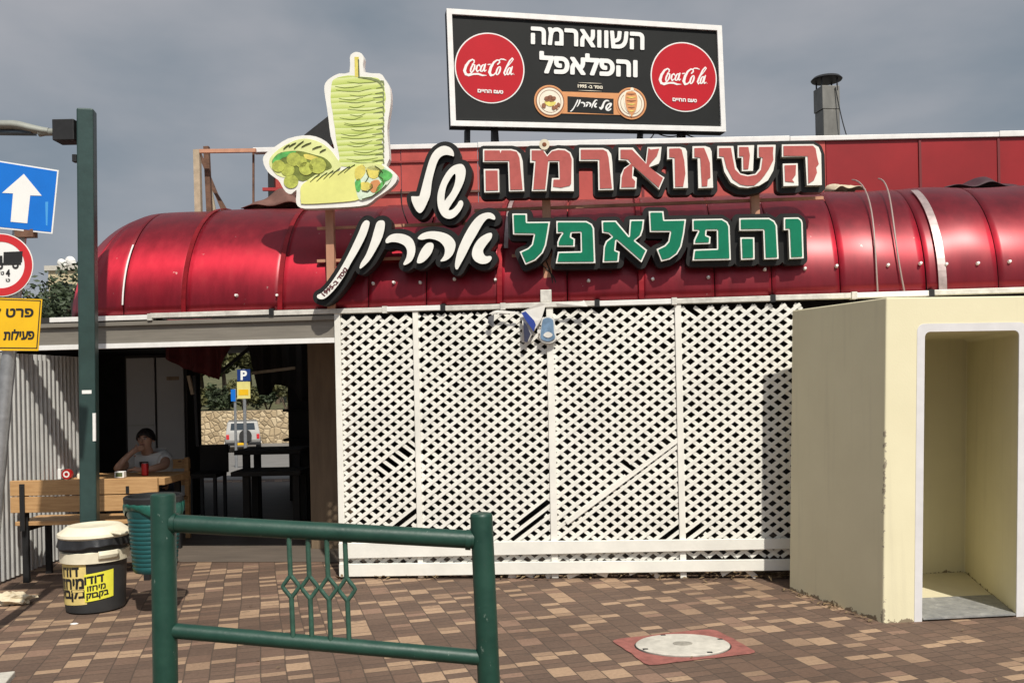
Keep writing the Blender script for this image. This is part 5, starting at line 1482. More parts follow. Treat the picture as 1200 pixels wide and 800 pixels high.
# round post on the right with flattened cap
q = extend(RL1, f_r)
MB().tube([q, RL1 - Vector((0, 0, 0.014)), RL1 - Vector((0, 0, 0.005)), RL1], [0.0475, 0.0475, 0.046, 0.041], 28).build('post', M_GREENRAIL, rl, smooth=True)
MB().tube([at(198, 612.5, 3.80), at(556, 632, 3.80)], 0.0385, 22).build('top_rail', M_GREENRAIL, rl, smooth=True)
MB().tube([at(198, 738, 3.80), at(562, 770, 3.80)], 0.0325, 22).build('bottom_rail', M_GREENRAIL, rl, smooth=True)
for x in (198, 556):
    y = 612.5 if x == 198 else 632
    p_, q_ = at(x + (3 if x == 198 else -10), y, 3.8), at(x + (9 if x == 198 else -4), y + 0.3, 3.8)
    MB().tube([p_, q_], [0.043, 0.043], 22).build('weld_collar', M_GREENRAIL, rl, smooth=True)
zz = 3.79
for k_, (x0, x1) in enumerate(((338.5, 343.5), (360.5, 365.5), (382.5, 387.5), (404, 409))):
    def bx(y): return x0 + (x1 - x0) * (y - 628) / 118
    yt, ya, yb_, ye = 620 + k_ * 1.2, 674.5 + k_ * 1.0, 699 + k_ * 1.3, 752 + k_ * 1.8
    def qp(x, y): return at(x, y, zz + (0.004 if k_ % 2 else -0.004))
    m_ = mat('faded_green_paint', (0.030, 0.085, 0.060), 0.5, 0, 0.3, 30) 
    ym = (ya + yb_) / 2
    o = MB()
    o.tube([qp(bx(yt), yt), qp(bx(ya), ya)], 0.0105, 10)
    o.tube([qp(bx(yb_), yb_), qp(bx(ye), ye)], 0.0105, 10)
    for s_ in (-1, 1):
        o.tube([qp(bx(ya), ya - 1), qp(bx(ym) + s_ * 8.0, ym - 3), qp(bx(ym) + s_ * 9.6, ym), qp(bx(ym) + s_ * 8.0, ym + 3), qp(bx(yb_), yb_ + 1)], 0.009, 10)
    o.build('diamond_bar', m_, rl, smooth=True)

# ------------------------------------------------------------------ BLACK BIN WITH CREAM LID
bc = gnd(98, 720); bc = Vector((bc.x + 0.0, bc.y + 0.19, 0))
bn = thing('round_bin', 'black round bin with cream lid and yellow stickers before the green post', 'bin', bc)
R0, R1 = 0.200, 0.222
HB = 0.36
MB().lathe(bc, [(R0 - 0.02, 0.0), (R0, 0.012), (R0 + 0.004, 0.05), (R1 - 0.006, HB), (R1, 0.40), (R1 + 0.004, 0.52)], 44).build('body', M_BINBODY, bn, smooth=True)
MB().lathe(bc, [(R1 + 0.001, 0.362), (R1 + 0.012, 0.366), (R1 + 0.014, 0.438), (R1 + 0.002, 0.445)], 44).build('band', M_BINCREAM, bn, smooth=True)
# black bag folded over the rim
def bagf(u, w):
    a = 2 * math.pi * u
    r = R1 + 0.012 + 0.018 * w + 0.006 * math.sin(5 * a) * w + 0.004 * math.sin(17 * a + 1) * w
    return bc + Vector((r * math.cos(a), r * math.sin(a), 0.555 - (0.082 + 0.012 * math.sin(3 * a + 1) + 0.004 * math.sin(11 * a)) * w))
MB().grid(bagf, 96, 8).build('bag_rim', M_BAG, bn, smooth=True, solid=0.003)
MB().lathe(bc + Vector((0, 0, 0.535)), [(R1 + 0.02, 0.0), (R1 + 0.03, 0.012), (R1 + 0.026, 0.03), (R1 - 0.01, 0.055), (R1 - 0.04, 0.078), (R1 - 0.06, 0.080), (R1 - 0.075, 0.072), (0.01, 0.075)], 44).build('lid', M_BINCREAM, bn, smooth=True)
# lid lip at the right and latch at the front
ang_l = math.radians(-28)
MB().obox(bc + Vector((0.262 * math.cos(ang_l), 0.262 * math.sin(ang_l), 0.572)), (0.10, -0.03, -0.01), (0.02, 0.08, 0), (0, 0.0, 0.014)).build('lid_tab', M_BINCREAM, bn, bevel=0.004)
def cylp(s_, z, r):
    a = -math.pi / 2 + bin_view + s_ / 0.222
    return bc + Vector((r * math.cos(a), r * math.sin(a), z))
bin_view = math.atan2(-bc.x, bc.y)                 # turn the stickers towards the street
mb = MB()
mb.grid(lambda u, w: cylp(0.02 + 0.13 * u, 0.395 + 0.055 * w + 0.0, R1 + 0.030 - 0.010 * abs(w - 0.5) * 2), 8, 6)
mb.build('latch', M_BINCREAM, bn, smooth=True, solid=0.012)
def rr(z): return R0 + 0.004 + (R1 - 0.006 - R0 - 0.004) * min(1, max(0, (z - 0.05) / (HB - 0.05)))
def sticker(name, s0, s1, z0, z1, m, slope, lift, lines, cut=None):
    o = MB().grid(lambda u, w: cylp(s0 + (s1 - s0) * u, z0 + (z1 - z0) * w + slope * u, rr(z0 + (z1 - z0) * w) + lift), 14, 6).build(name, m, bn, smooth=True)
    for text, u0, u1, w0, w1, bold in lines:
        W_, H_ = s1 - s0, z1 - z0
        pf = bolden(fit(glyph_loops(text), u0 * W_, u1 * W_, w0 * H_, w1 * H_), bold * (w1 - w0) * H_)
        flat = [p for l in pf for p in l]
        tri = tess(pf)
        mb = MB()
        mb.add([cylp(s0 + x, z0 + y + slope * x / W_, rr(z0 + y) + lift + 0.002) for x, y in flat], [tuple(t_) for t_ in tri])
        mb.build('lettering', M_INK, o)
sticker('sticker', -0.395, -0.063, 0.055, 0.352, M_STICK_C, 0.022, 0.002, [(heb('דודו'), 0.36, 0.84, 0.70, 0.90, 0.07), (heb('מיחזו'), 0.28, 0.94, 0.40, 0.63, 0.07), (heb('בקבוק'), 0.18, 0.985, 0.10, 0.35, 0.07)])
sticker('sticker', -0.075, 0.128, 0.093, 0.290, M_STICK_Y, 0.022, 0.006, [(heb('דודו'), 0.02, 0.64, 0.64, 0.90, 0.06), (heb('מיחזו'), 0.10, 0.70, 0.38, 0.56, 0.06), (heb('בקבוק'), 0.07, 0.80, 0.06, 0.30, 0.06)])

# ------------------------------------------------------------------ SMALL TEAL BIN BEHIND THE RAILING POST
tc_ = at(181, 620, 6.35); tc_ = Vector((tc_.x, tc_.y, 0))
tb_ = thing('hanging_bin', 'small teal ribbed street bin with green liner behind the railing post', 'bin', tc_)
zb_, zt_ = at(181, 668, 6.35).z, at(181, 582, 6.35).z
prof_ = [(0.135, zb_), (0.142, zb_ + 0.01)]
nr = 12
for k_ in range(nr):
    z = zb_ + 0.02 + (zt_ - zb_ - 0.15) * k_ / nr; dz = (zt_ - zb_ - 0.15) / nr; r = 0.146 + 0.030 * k_ / nr
    prof_ += [(r, z), (r + 0.003, z + dz * 0.3), (r + 0.003, z + dz * 0.6), (r, z + dz * 0.9)]
prof_ += [(0.180, zt_ - 0.12), (0.186, zt_ - 0.03)]
MB().lathe(tc_, prof_, 36).build('body', M_TEAL, tb_, smooth=True)
def linf(u, w):
    a = 2 * math.pi * u
    r = 0.188 + 0.014 * math.sin(math.pi * w) + 0.004 * math.sin(4 * a) * w + 0.002 * math.sin(19 * a)
    return tc_ + Vector((r * math.cos(a), r * math.sin(a), zt_ - 0.012 - (0.11 + 0.05 * math.sin(2 * a + 2.6)) * w))
MB().grid(linf, 72, 8).build('liner', M_LINER, tb_, smooth=True, solid=0.002)
MB().lathe(tc_ + Vector((0, 0, zt_ - 0.035)), [(0.186, 0), (0.200, 0.004), (0.202, 0.04), (0.19, 0.05), (0.172, 0.045), (0.165, 0.0)], 36).build('rim', M_STEELBLK, tb_, smooth=True)
MB().tube([tc_ + Vector((0.0, 0.19, 0.0)), tc_ + Vector((0.0, 0.19, zt_ - 0.03))], 0.03, 14).build('stand_post', M_GREENPOLE, tb_, smooth=True)

# ------------------------------------------------------------------ CORRUGATED SIDE SHEET
cw0 = gnd(-30, 692)
cx_ = -4.30
mb = MB()
y0_, y1_ = 7.0, 8.9
nseg = 26 * 8
for i in range(nseg + 1):
    u = i / nseg; y = y0_ + (y1_ - y0_) * u
    ph = (y * 13.5) % 1.0
    off = 0.018 * max(-1, min(1, 1.8 * math.sin(2 * math.pi * ph)))
    mb.v.append(Vector((cx_ + off, y, 0.02))); mb.v.append(Vector((cx_ + off, y, 1.93)))
for i in range(nseg): mb.f.append((2 * i, 2 * i + 1, 2 * i + 3, 2 * i + 2))
cw = mb.build('corrugated_wall', M_TIN, None, solid=0.002)
tag(cw, 'grey corrugated metal sheet wall closing the left side', 'wall')

# ------------------------------------------------------------------ BENCH, TABLE, CHAIR
def wooden_bench():
    x0, x1 = -4.20, -2.97
    yb_ = 7.46
    t = thing('wooden_bench', 'pine plank bench on black steel legs seen from behind', 'bench', ((x0 + x1) / 2, yb_ + 0.25, 0))
    for z0_, z1_ in ((0.590, 0.722), (0.730, 0.858)):
        MB().box(x0, x1, yb_, yb_ + 0.034, z0_, z1_).build('back_board', M_WOOD, t, bevel=0.004)
    for i in range(2):
        MB().box(x0 + 0.01, x1 - 0.01, yb_ + 0.05 + i * 0.2, yb_ + 0.24 + i * 0.2, 0.475, 0.51).build('seat_board', M_WOOD, t, bevel=0.004)
    for x in (x0 + 0.10, x1 - 0.12):
        MB().box(x - 0.025, x + 0.025, yb_ + 0.035, yb_ + 0.065, 0.0, 0.84).build('leg', M_STEELBLK, t)
        MB().box(x - 0.025, x + 0.025, yb_ + 0.40, yb_ + 0.43, 0.0, 0.474).build('leg', M_STEELBLK, t)
        MB().box(x - 0.02, x + 0.02, yb_ + 0.066, yb_ + 0.399, 0.43, 0.473).build('bearer', M_STEELBLK, t)
    MB().box(x0 + 0.085, x0 + 0.125, yb_ - 0.012, yb_ - 0.001, 0.44, 0.83).build('steel_strap', M_STEELBLK, t)
    MB().box(x1 - 0.26, x1 - 0.235, yb_ - 0.010, yb_ - 0.001, 0.735, 0.795).build('steel_strap', M_STEELBLK, t)
    return t
wooden_bench()
t = thing('wooden_table', 'thick pine table top on black legs in the shade', 'table', (-3.75, 8.7, 0))
for i in range(3):
    MB().box(-4.22, -3.26, 8.36 + i * 0.222, 8.36 + i * 0.222 + 0.218, 0.70, 0.765).build('top_plank', M_WOOD, t, bevel=0.004)
for x in (-4.12, -3.36):
    for y in (8.42, 8.95):
        MB().box(x - 0.025, x + 0.025, y - 0.025, y + 0.025, 0, 0.699).build('leg', M_STEELBLK, t)
cx0 = -3.74
t = thing('wooden_chair', 'pine chair with slatted back under the seated man', 'chair', (cx0, 9.35, 0))
MB().box(cx0 - 0.26, cx0 + 0.26, 9.12, 9.58, 0.42, 0.455).build('seat', M_WOOD, t, bevel=0.004)
for x in (cx0 - 0.25, cx0 + 0.25):
    MB().box(x - 0.022, x + 0.022, 9.55, 9.595, 0, 0.86).build('leg', M_WOOD, t)
    MB().box(x - 0.022, x + 0.022, 9.12, 9.165, 0, 0.419).build('leg', M_WOOD, t)
for z in (0.56, 0.74):
    MB().box(cx0 - 0.27, cx0 + 0.27, 9.60, 9.62, z, z + 0.10).build('back_slat', M_WOOD, t, bevel=0.003)
# things on the table
TZ = 0.766
def tpos(px, Y): return Vector((at(px, 550, Y).x, Y, TZ))
p = tpos(67, 8.47)
t = thing('napkin_box', 'white and red napkin box on the left end of the table', 'napkin box', p)
MB().obox(p + Vector((0, 0, 0.048)), (0.095, 0.01, 0), (-0.01, 0.09, 0), (0, 0, 0.095)).build('box', M_SIGNWHITE, t, bevel=0.004)
MB().obox(p + Vector((-0.003, -0.0475, 0.052)), (0.05, 0.005, 0), (0, 0.001, 0), (0, 0, 0.05)).build('print', mat('pink_print', (0.5, 0.2, 0.2), 0.5), t)
p = tpos(79, 8.44)
t = thing('round_tin', 'small round red and white tin leaning by the napkin box', 'tin', p)
MB().tube([p + Vector((0, 0.02, 0.048)), p + Vector((0, -0.02, 0.048))], 0.047, 24).build('tin', M_CANRED, t, smooth=True)
MB().prism(Plane(p + Vector((0, -0.0215, 0.048)), 0), [ell(0, 0, 0.03, 0.03), ell(0, 0, 0.018, 0.018)], 0, 0.002).build('white_ring', M_SIGNWHITE, t)
p = tpos(93, 8.5)
t = thing('salt_shaker', 'tiny pale salt shaker on the table left of the post', 'shaker', p)
MB().lathe(p, [(0.022, 0.0), (0.024, 0.03), (0.016, 0.048)], 14).build('jar', M_CREAMP, t, smooth=True)
MB().lathe(p + Vector((0, 0, 0.0485)), [(0.016, 0), (0.015, 0.014), (0.004, 0.018)], 14).build('cap', M_GALV, t, smooth=True)
p = tpos(141, 8.46)
t = thing('tissue_holder', 'small white tissue holder standing before the seated man', 'holder', p)
MB().obox(p + Vector((0, 0, 0.032)), (0.09, 0, 0), (0, 0.06, 0), (0, 0, 0.062)).build('frame', M_SIGNWHITE, t, bevel=0.006)
MB().obox(p + Vector((0, -0.031, 0.033)), (0.062, 0, 0), (0, 0.002, 0), (0, 0, 0.038)).build('label_print', M_GREYINK, t)
p = tpos(170, 8.62)
t = thing('drink_can', 'red drink can in front of the seated man', 'can', p)
MB().lathe(p, [(0.026, 0.0), (0.033, 0.008), (0.033, 0.105), (0.027, 0.118)], 20).build('can_body', M_CANRED, t, smooth=True)
MB().lathe(p + Vector((0, 0, 0.1185)), [(0.026, 0), (0.026, 0.003), (0.02, 0.002)], 20).build('can_lid', M_GALV, t)

# ------------------------------------------------------------------ SEATED MAN
def skin_mesh(name, verts, edges, m, parent, root_i=0, lvl=2):
    off = root_loc(parent)
    me = bpy.data.meshes.new(name)
    me.from_pydata([tuple(Vector(v[:3]) - off) for v in verts], edges, [])
    o = bpy.data.objects.new(name, me); COL.objects.link(o); o.parent = parent
    md = o.modifiers.new('skin', 'SKIN'); md.use_smooth_shade = True
    sv = me.skin_vertices[0].data
    for i, v in enumerate(verts):
        rr_ = v[3]
        sv[i].radius = rr_ if isinstance(rr_, tuple) else (rr_, rr_)
        sv[i].use_root = (i == root_i)
    sb = o.modifiers.new('sub', 'SUBSURF'); sb.levels = sb.render_levels = lvl
    me.materials.append(m)
    return o
mx, my = -3.735, 9.26
man = thing('person', 'seated man in a white t-shirt resting his chin on his hand', 'person', (mx, my, 0))
V = []
E_ = []
def addv(x, y, z, r, par=None):
    V.append((mx + x, my + y, z, r)); i = len(V) - 1
    if par is not None: E_.append((par, i))
    return i
pel = addv(0, 0.06, 0.54, (0.155, 0.115))
wst = addv(0, 0.03, 0.68, (0.150, 0.11), pel)
chs = addv(0, -0.05, 0.83, (0.150, 0.105), wst)
neckb = addv(0, -0.10, 0.935, (0.075, 0.07), chs)
nk = addv(0.0, -0.135, 0.985, 0.054, neckb)
chin = addv(0.0, -0.165, 1.025, (0.058, 0.068), nk)
hd = addv(0.0, -0.155, 1.085, (0.073, 0.088), chin)
crn = addv(0.0, -0.145, 1.145, (0.060, 0.075), hd)
for s_ in (-1, 1):
    sh_ = addv(s_ * 0.165, -0.075, 0.885, 0.062, chs)
    if s_ == -1:                                   # his hand to the chin
        el_ = addv(-0.215, -0.36, 0.80, 0.043, sh_); fa = addv(-0.15, -0.34, 0.89, 0.036, el_); wr = addv(-0.085, -0.30, 0.965, 0.027, fa)
        hn = addv(-0.050, -0.285, 0.995, 0.030, wr)
        for k_, (dx, dz, L) in enumerate(((0.012, 0.022, 0.05), (0.018, 0.010, 0.056), (0.022, -0.004, 0.052), (0.020, -0.018, 0.042))):
            a_ = addv(-0.050 + dx, -0.285 + 0.01 * k_ - 0.01, 0.995 + dz, 0.0095, hn)
            b_ = addv(-0.050 + dx + L * 0.6, -0.272, 0.995 + dz + 0.010, 0.009, a_)
            addv(-0.050 + dx + L, -0.250, 0.995 + dz + 0.006, 0.008, b_)
        th_ = addv(-0.060, -0.255, 1.015, 0.010, hn); addv(-0.056, -0.235, 1.045, 0.009, th_)
    else:                                          # forearm lying on the table
        el_ = addv(0.235, -0.27, 0.83, 0.045, sh_); fa = addv(0.19, -0.42, 0.815, 0.037, el_); wr = addv(0.10, -0.50, 0.805, 0.027, fa)
        hn = addv(0.045, -0.515, 0.812, 0.031, wr)
        for k_ in range(4):
            dy = -0.024 + 0.016 * k_
            a_ = addv(0.018, -0.515 + dy, 0.822 - 0.004 * k_, 0.0095, hn)
            b_ = addv(-0.016, -0.512 + dy, 0.815 - 0.004 * k_, 0.009, a_)
            addv(-0.034, -0.508 + dy, 0.795, 0.008, b_)
        th_ = addv(0.035, -0.485, 0.830, 0.010, hn); addv(0.010, -0.478, 0.842, 0.009, th_)
    hp_ = addv(s_ * 0.095, -0.02, 0.525, 0.085, pel)
    kn = addv(s_ * 0.13, -0.40, 0.515, 0.062, hp_)
    an = addv(s_ * 0.12, -0.36, 0.10, 0.042, kn)
    addv(s_ * 0.13, -0.48, 0.045, (0.042, 0.035), an)
skin_mesh('body', V, E_, M_SKIN, man)
# shirt
V = []; E_ = []
pel = addv(0, 0.06, 0.53, (0.170, 0.130)); wst = addv(0, 0.03, 0.68, (0.168, 0.128), pel); chs = addv(0, -0.05, 0.83, (0.190, 0.138), wst); nk = addv(0, -0.098, 0.932, (0.112, 0.098), chs)
for s_ in (-1, 1):
    sh_ = addv(s_ * 0.160, -0.078, 0.882, 0.098, chs)
    if s_ < 0: addv(-0.200, -0.24, 0.838, 0.076, sh_)
    else: addv(0.212, -0.19, 0.850, 0.076, sh_)
skin_mesh('t_shirt', V, E_, M_SHIRT, man)
V = []; E_ = []
pel = addv(0, 0.06, 0.54, (0.168, 0.13))
for s_ in (-1, 1):
    hp_ = addv(s_ * 0.095, -0.02, 0.528, 0.098, pel); kn = addv(s_ * 0.13, -0.40, 0.518, 0.073, hp_); addv(s_ * 0.12, -0.36, 0.14, 0.058, kn)
skin_mesh('trousers', V, E_, M_JEANS, man)
for s_ in (-1, 1):
    c = Vector((mx + s_ * 0.13, my - 0.46, 0))
    MB().lathe(c, [(0.045, 0.003), (0.050, 0.02), (0.046, 0.06), (0.03, 0.09)], 16, 1.0, 2.3).build('shoe', M_RUBBER, man, smooth=True)
HC = Vector((mx, my - 0.155, 1.085))
def blob(name, c, r, m, n=14, fnr=None):
    mb = MB()
    def f(u, w):
        a = 2 * math.pi * u; b = math.pi * (w - 0.5)
        return Vector(c) + Vector((r[0] * math.cos(b) * math.cos(a), r[1] * math.cos(b) * math.sin(a), r[2] * math.sin(b)))
    mb.grid(f, n, n // 2 + 2)
    return mb.build(name, m, man, smooth=True)
# hair: a cap over crown, sides and back
mb = MB()
def hairf(u, w):
    a = 2 * math.pi * u
    front = max(0, -math.sin(a))
    lo = -0.028 + 0.075 * front ** 1.5
    b = math.asin(max(-0.9, min(0.9, lo / 0.115))); b = b + (math.pi / 2 - b) * w
    j = 1 + 0.03 * math.sin(9 * a + 4 * w)
    return HC + Vector((0.086 * j * math.cos(b) * math.cos(a), 0.010 + 0.103 * j * math.cos(b) * math.sin(a), 0.012 + 0.100 * j * math.sin(b)))
mb.grid(hairf, 32, 12).build('hair', M_HAIR, man, smooth=True, solid=0.008)
fy_ = HC.y - 0.088
MB().tube([(mx, fy_ - 0.004, 1.10), (mx, fy_ - 0.022, 1.075), (mx, fy_ - 0.004, 1.066)], [0.007, 0.014, 0.012], 10).build('nose', M_SKIN, man, smooth=True)
for s_ in (-1, 1):
    blob('eye', (mx + s_ * 0.030, fy_ + 0.006, 1.098), (0.013, 0.008, 0.0065), mat('eye_white', (0.5, 0.48, 0.45), 0.3))
    blob('pupil', (mx + s_ * 0.030, fy_ - 0.001, 1.098), (0.0055, 0.004, 0.0055), M_HAIR, 10)
    MB().tube([(mx + s_ * 0.014, fy_ - 0.002, 1.112), (mx + s_ * 0.030, fy_ - 0.004, 1.117), (mx + s_ * 0.048, fy_ + 0.010, 1.112)], [0.003, 0.0045, 0.003], 8).build('eyebrow', M_HAIR, man, smooth=True)
    blob('ear', (mx + s_ * 0.078, HC.y + 0.012, 1.085), (0.010, 0.020, 0.030), M_SKIN)
MB().tube([(mx - 0.022, fy_ + 0.010, 1.040), (mx, fy_ + 0.001, 1.043), (mx + 0.022, fy_ + 0.010, 1.040)], [0.003, 0.006, 0.003], 8).build('mouth', mat('lips', (0.25, 0.10, 0.08), 0.5), man, smooth=True)
MB().grid(lambda u, w: (mx + 0.0 - 0.045 + 0.09 * u, my - 0.198 + 0.05 * (w - 0.5) * -0.6 , 0.79 + 0.075 * w), 4, 4).build('shirt_print', M_INK, man, solid=0.006)

# ------------------------------------------------------------------ INSIDE THE PASSAGE
p0_, p1_ = at(149, 470, 11.0), at(216, 470, 11.0)
fr = thing('tall_cabinet', 'tall grey double door cabinet behind the seated man', 'cabinet', ((p0_.x + p1_.x) / 2, 11.25, 0))
zt_ = at(180, 419, 11.0).z
xm = at(183, 470, 11.0).x
MB().box(p0_.x - 0.03, p1_.x + 0.03, 11.02, 11.5, 0.003, zt_ + 0.03).build('carcass', M_DARK2, fr, bevel=0.005)
for x0, x1 in ((p0_.x, xm - 0.012), (xm + 0.012, p1_.x)):
    o = MB().box(x0, x1, 10.99, 11.017, 0.10, zt_).build('door', M_FRIDGE, fr, bevel=0.006)
MB().box(p0_.x + 0.01, xm - 0.03, 10.98, 10.988, 1.145, 1.165).build('handle', M_LAMP, fr)
MB().box(xm + 0.14, xm + 0.29, 10.982, 10.988, 1.70, 1.745).build('label_plate', M_BOARD, fr)
# maroon tarps hanging under the rear roof edge
def drape(name, label, x0, x1, pts_, Y, m, seed):
    P_ = Plane((0, Y, 0), 0)
    l = [P_.hit(*q) for q in pts_]
    r = random.Random(seed)
    tops = P_.hit(x0, 400)[1] + 0.25
    a0, a1 = P_.hit(x0, 430)[0], P_.hit(x1, 430)[0]
    xs_ = [q[0] for q in l]; zs_ = [q[1] for q in l]
    def fn(u, w):
        a = a0 + (a1 - a0) * u
        z = float(np.interp(a, xs_, zs_))
        return P_.pt(a, tops + (z - tops) * w, 0.05 * math.sin(14 * u + seed) * w + 0.03 * math.sin(31 * u))
    o = MB().grid(fn, 30, 8).build(name, m, smooth=True, solid=0.006)
    tag(o, label, 'tarp')
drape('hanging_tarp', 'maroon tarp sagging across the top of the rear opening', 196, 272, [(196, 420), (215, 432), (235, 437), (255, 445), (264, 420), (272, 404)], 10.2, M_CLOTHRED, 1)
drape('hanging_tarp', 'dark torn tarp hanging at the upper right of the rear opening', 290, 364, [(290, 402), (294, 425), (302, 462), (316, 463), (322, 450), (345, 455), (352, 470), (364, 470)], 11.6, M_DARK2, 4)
for i, (x0, y0, x1, y1, Y, m_, lab) in enumerate(((258, 436, 292, 408, 10.6, M_STEELBLK, 'dark diagonal bar crossing the rear opening'), (296, 437, 346, 431, 11.0, M_TAN, 'sunlit pale batten hanging inside the passage roof'),
                                   (228, 440, 232, 523, 10.4, M_STEELBLK, 'thin dark post at the left edge of the rear opening'), (221, 440, 226, 462, 10.2, M_TAN, 'short pale stick hanging beside the maroon tarp'))):
    o = MB().beam(at(x0, y0, Y), at(x1, y1, Y), 0.035, 0.035, up=(0, 1, 0)).build('batten', m_)
    tag(o, lab, 'batten')
# dark chair and high tables
def dark_table(name, label, x0, x1, ytop, Y, depth, legs_px, low=None):
    z = at(x0, ytop, Y).z; a0, a1 = at(x0, ytop, Y).x, at(x1, ytop, Y).x
    t = thing(name, label, 'table', ((a0 + a1) / 2, Y + depth / 2, 0))
    MB().box(a0, a1, Y, Y + depth, z - 0.05, z).build('top', M_DARK, t, bevel=0.004)
    for lx in legs_px:
        a = at(lx, ytop, Y).x
        MB().box(a - 0.035, a + 0.035, Y + 0.05, Y + 0.12, 0.003, z - 0.051).build('leg', M_DARK, t)
        MB().box(a - 0.035, a + 0.035, Y + depth - 0.12, Y + depth - 0.05, 0.003, z - 0.051).build('leg', M_DARK, t)
    return t
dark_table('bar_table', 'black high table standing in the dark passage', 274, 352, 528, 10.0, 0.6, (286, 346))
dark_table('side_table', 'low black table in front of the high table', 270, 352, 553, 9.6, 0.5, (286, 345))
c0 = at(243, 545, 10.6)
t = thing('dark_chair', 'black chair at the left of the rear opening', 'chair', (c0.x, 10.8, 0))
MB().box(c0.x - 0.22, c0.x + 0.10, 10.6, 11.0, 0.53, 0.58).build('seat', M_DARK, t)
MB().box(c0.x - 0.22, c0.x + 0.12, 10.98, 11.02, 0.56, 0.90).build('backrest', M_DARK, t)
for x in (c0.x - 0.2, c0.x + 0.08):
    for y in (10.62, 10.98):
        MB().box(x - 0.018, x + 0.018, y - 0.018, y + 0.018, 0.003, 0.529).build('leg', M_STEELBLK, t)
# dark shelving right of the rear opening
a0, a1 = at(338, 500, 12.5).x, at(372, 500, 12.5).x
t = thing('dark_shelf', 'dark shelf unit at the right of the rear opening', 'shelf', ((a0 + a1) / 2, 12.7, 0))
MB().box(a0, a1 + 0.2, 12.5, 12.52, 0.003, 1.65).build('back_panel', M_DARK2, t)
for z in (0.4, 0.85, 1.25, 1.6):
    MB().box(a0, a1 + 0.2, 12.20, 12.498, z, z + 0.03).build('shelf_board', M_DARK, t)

# ------------------------------------------------------------------ BEYOND: parking signs, car, wall, bushes, trees
def zg(y): return gz(y)
t = thing('parking_sign', 'blue parking sign over a yellow notice on a grey pole', 'sign', (at(285.5, 500, 20).x, 20, zg(20)))
K = Plane((0, 20, 0), 0)
cxs = K.hit(285.5, 450)[0]
MB().tube([(cxs, 20.04, zg(20)), (cxs, 20.04, K.hit(285, 432)[1])], 0.035, 10).build('pole', M_GALV, t, smooth=True)
q0, q1 = K.hit(278, 446.5), K.hit(293, 432.5)
o = MB().pbox(K, q0[0], q1[0], q0[1], q1[1], -0.012, 0.0).build('blue_plate', mat('navy_plate', (0.006, 0.03, 0.16), 0.4), t)
quad_text('lettering', 'P', [(282, 445.2), (289.5, 445.2), (289.5, 434), (282, 434)], M_SIGNWHITE, 0.004, 0.05, K, o)
q0, q1 = K.hit(278, 467), K.hit(293, 447)
MB().pbox(K, q0[0], q1[0], q0[1], q1[1], -0.012, 0.0).build('notice_plate', mat('yellow_notice', (0.70, 0.62, 0.22), 0.5, 0, 0.1, 6), t)
q0, q1 = K.hit(279.5, 463), K.hit(291, 456)
MB().pbox(K, q0[0], q1[0], q0[1], q1[1], 0.001, 0.004).build('yellow_band', M_SIGNYEL, t)
K2 = Plane((0, 21, 0), 0)
cxs = K2.hit(275, 450)[0]
t = thing('street_sign', 'thin grey pole with a small narrow blue sign', 'sign', (cxs, 21, zg(21)))
MB().tube([(cxs, 21, zg(21)), (cxs, 21, K2.hit(274, 455)[1])], 0.03, 10).build('pole', M_GALV, t, smooth=True)
q0, q1 = K2.hit(271.5, 470), K2.hit(276.5, 456)
MB().pbox(K2, q0[0], q1[0], q0[1], q1[1], 0.04, 0.05).build('plate', M_BLUE, t)
# off-road car seen from behind
CY = 40.0
cc0 = at(285, 527, CY).x
gcar = zg(CY)
car = thing('parked_car', 'pale off-road car parked before the stone wall', 'car', (cc0, CY, gcar))
hw = 0.84
mb = MB()
mb.add([(cc0 + sx * w_, CY + y_, gcar + z_) for sx in (-1, 1) for (w_, y_, z_) in ((hw, -0.05, 0.42), (hw, -0.10, 0.62), (hw, -0.02, 0.98), (hw * 0.86, 0.14, 1.52), (hw * 0.84, 2.2, 1.55), (hw * 0.9, 2.75, 1.02), (hw, 3.95, 0.95), (hw, 4.05, 0.45))],
       [(0, 1, 9, 8), (1, 2, 10, 9), (2, 3, 11, 10), (3, 4, 12, 11), (4, 5, 13, 12), (5, 6, 14, 13), (6, 7, 15, 14), (7, 0, 8, 15), tuple(range(8)), tuple(range(15, 7, -1))])
mb.build('body', M_CARW, car, bevel=0.06)
MB().add([(cc0 + sx * 0.60, CY + 0.005, gcar + 1.02) for sx in (-1, 1)] + [(cc0 + sx * 0.55, CY + 0.115, gcar + 1.44) for sx in (1, -1)], [(0, 1, 2, 3)]).build('rear_window', M_GLASS, car, solid=0.02)
MB().box(cc0 - 0.86, cc0 + 0.86, CY - 0.22, CY - 0.06, gcar + 0.36, gcar + 0.52).build('bumper', M_STEELBLK, car, bevel=0.02)
for sx in (-1, 1):
    MB().box(cc0 + sx * 0.72 - 0.07, cc0 + sx * 0.72 + 0.07, CY - 0.115, CY - 0.05, gcar + 0.66, gcar + 0.90).build('tail_lamp', M_SIGNRED, car, bevel=0.01)
    for y in (0.75, 3.2):
        o = MB().tube([(cc0 + sx * 0.66, CY + y, gcar + 0.34), (cc0 + sx * 0.87, CY + y, gcar + 0.34)], 0.34, 20).build('wheel', M_RUBBER, car, smooth=True)
        MB().tube([(cc0 + sx * 0.875, CY + y, gcar + 0.34), (cc0 + sx * 0.885, CY + y, gcar + 0.34)], 0.2, 16).build('rim', M_GALV, o)
MB().tube([(cc0 + 0.12, CY - 0.12, gcar + 0.83), (cc0 + 0.12, CY - 0.30, gcar + 0.83)], 0.30, 20).build('spare_wheel', M_RUBBER, car, smooth=True)
MB().box(cc0 - 0.26, cc0 + 0.2, CY - 0.235, CY - 0.222, gcar + 0.38, gcar + 0.49).build('number_plate', M_SIGNYEL, car)

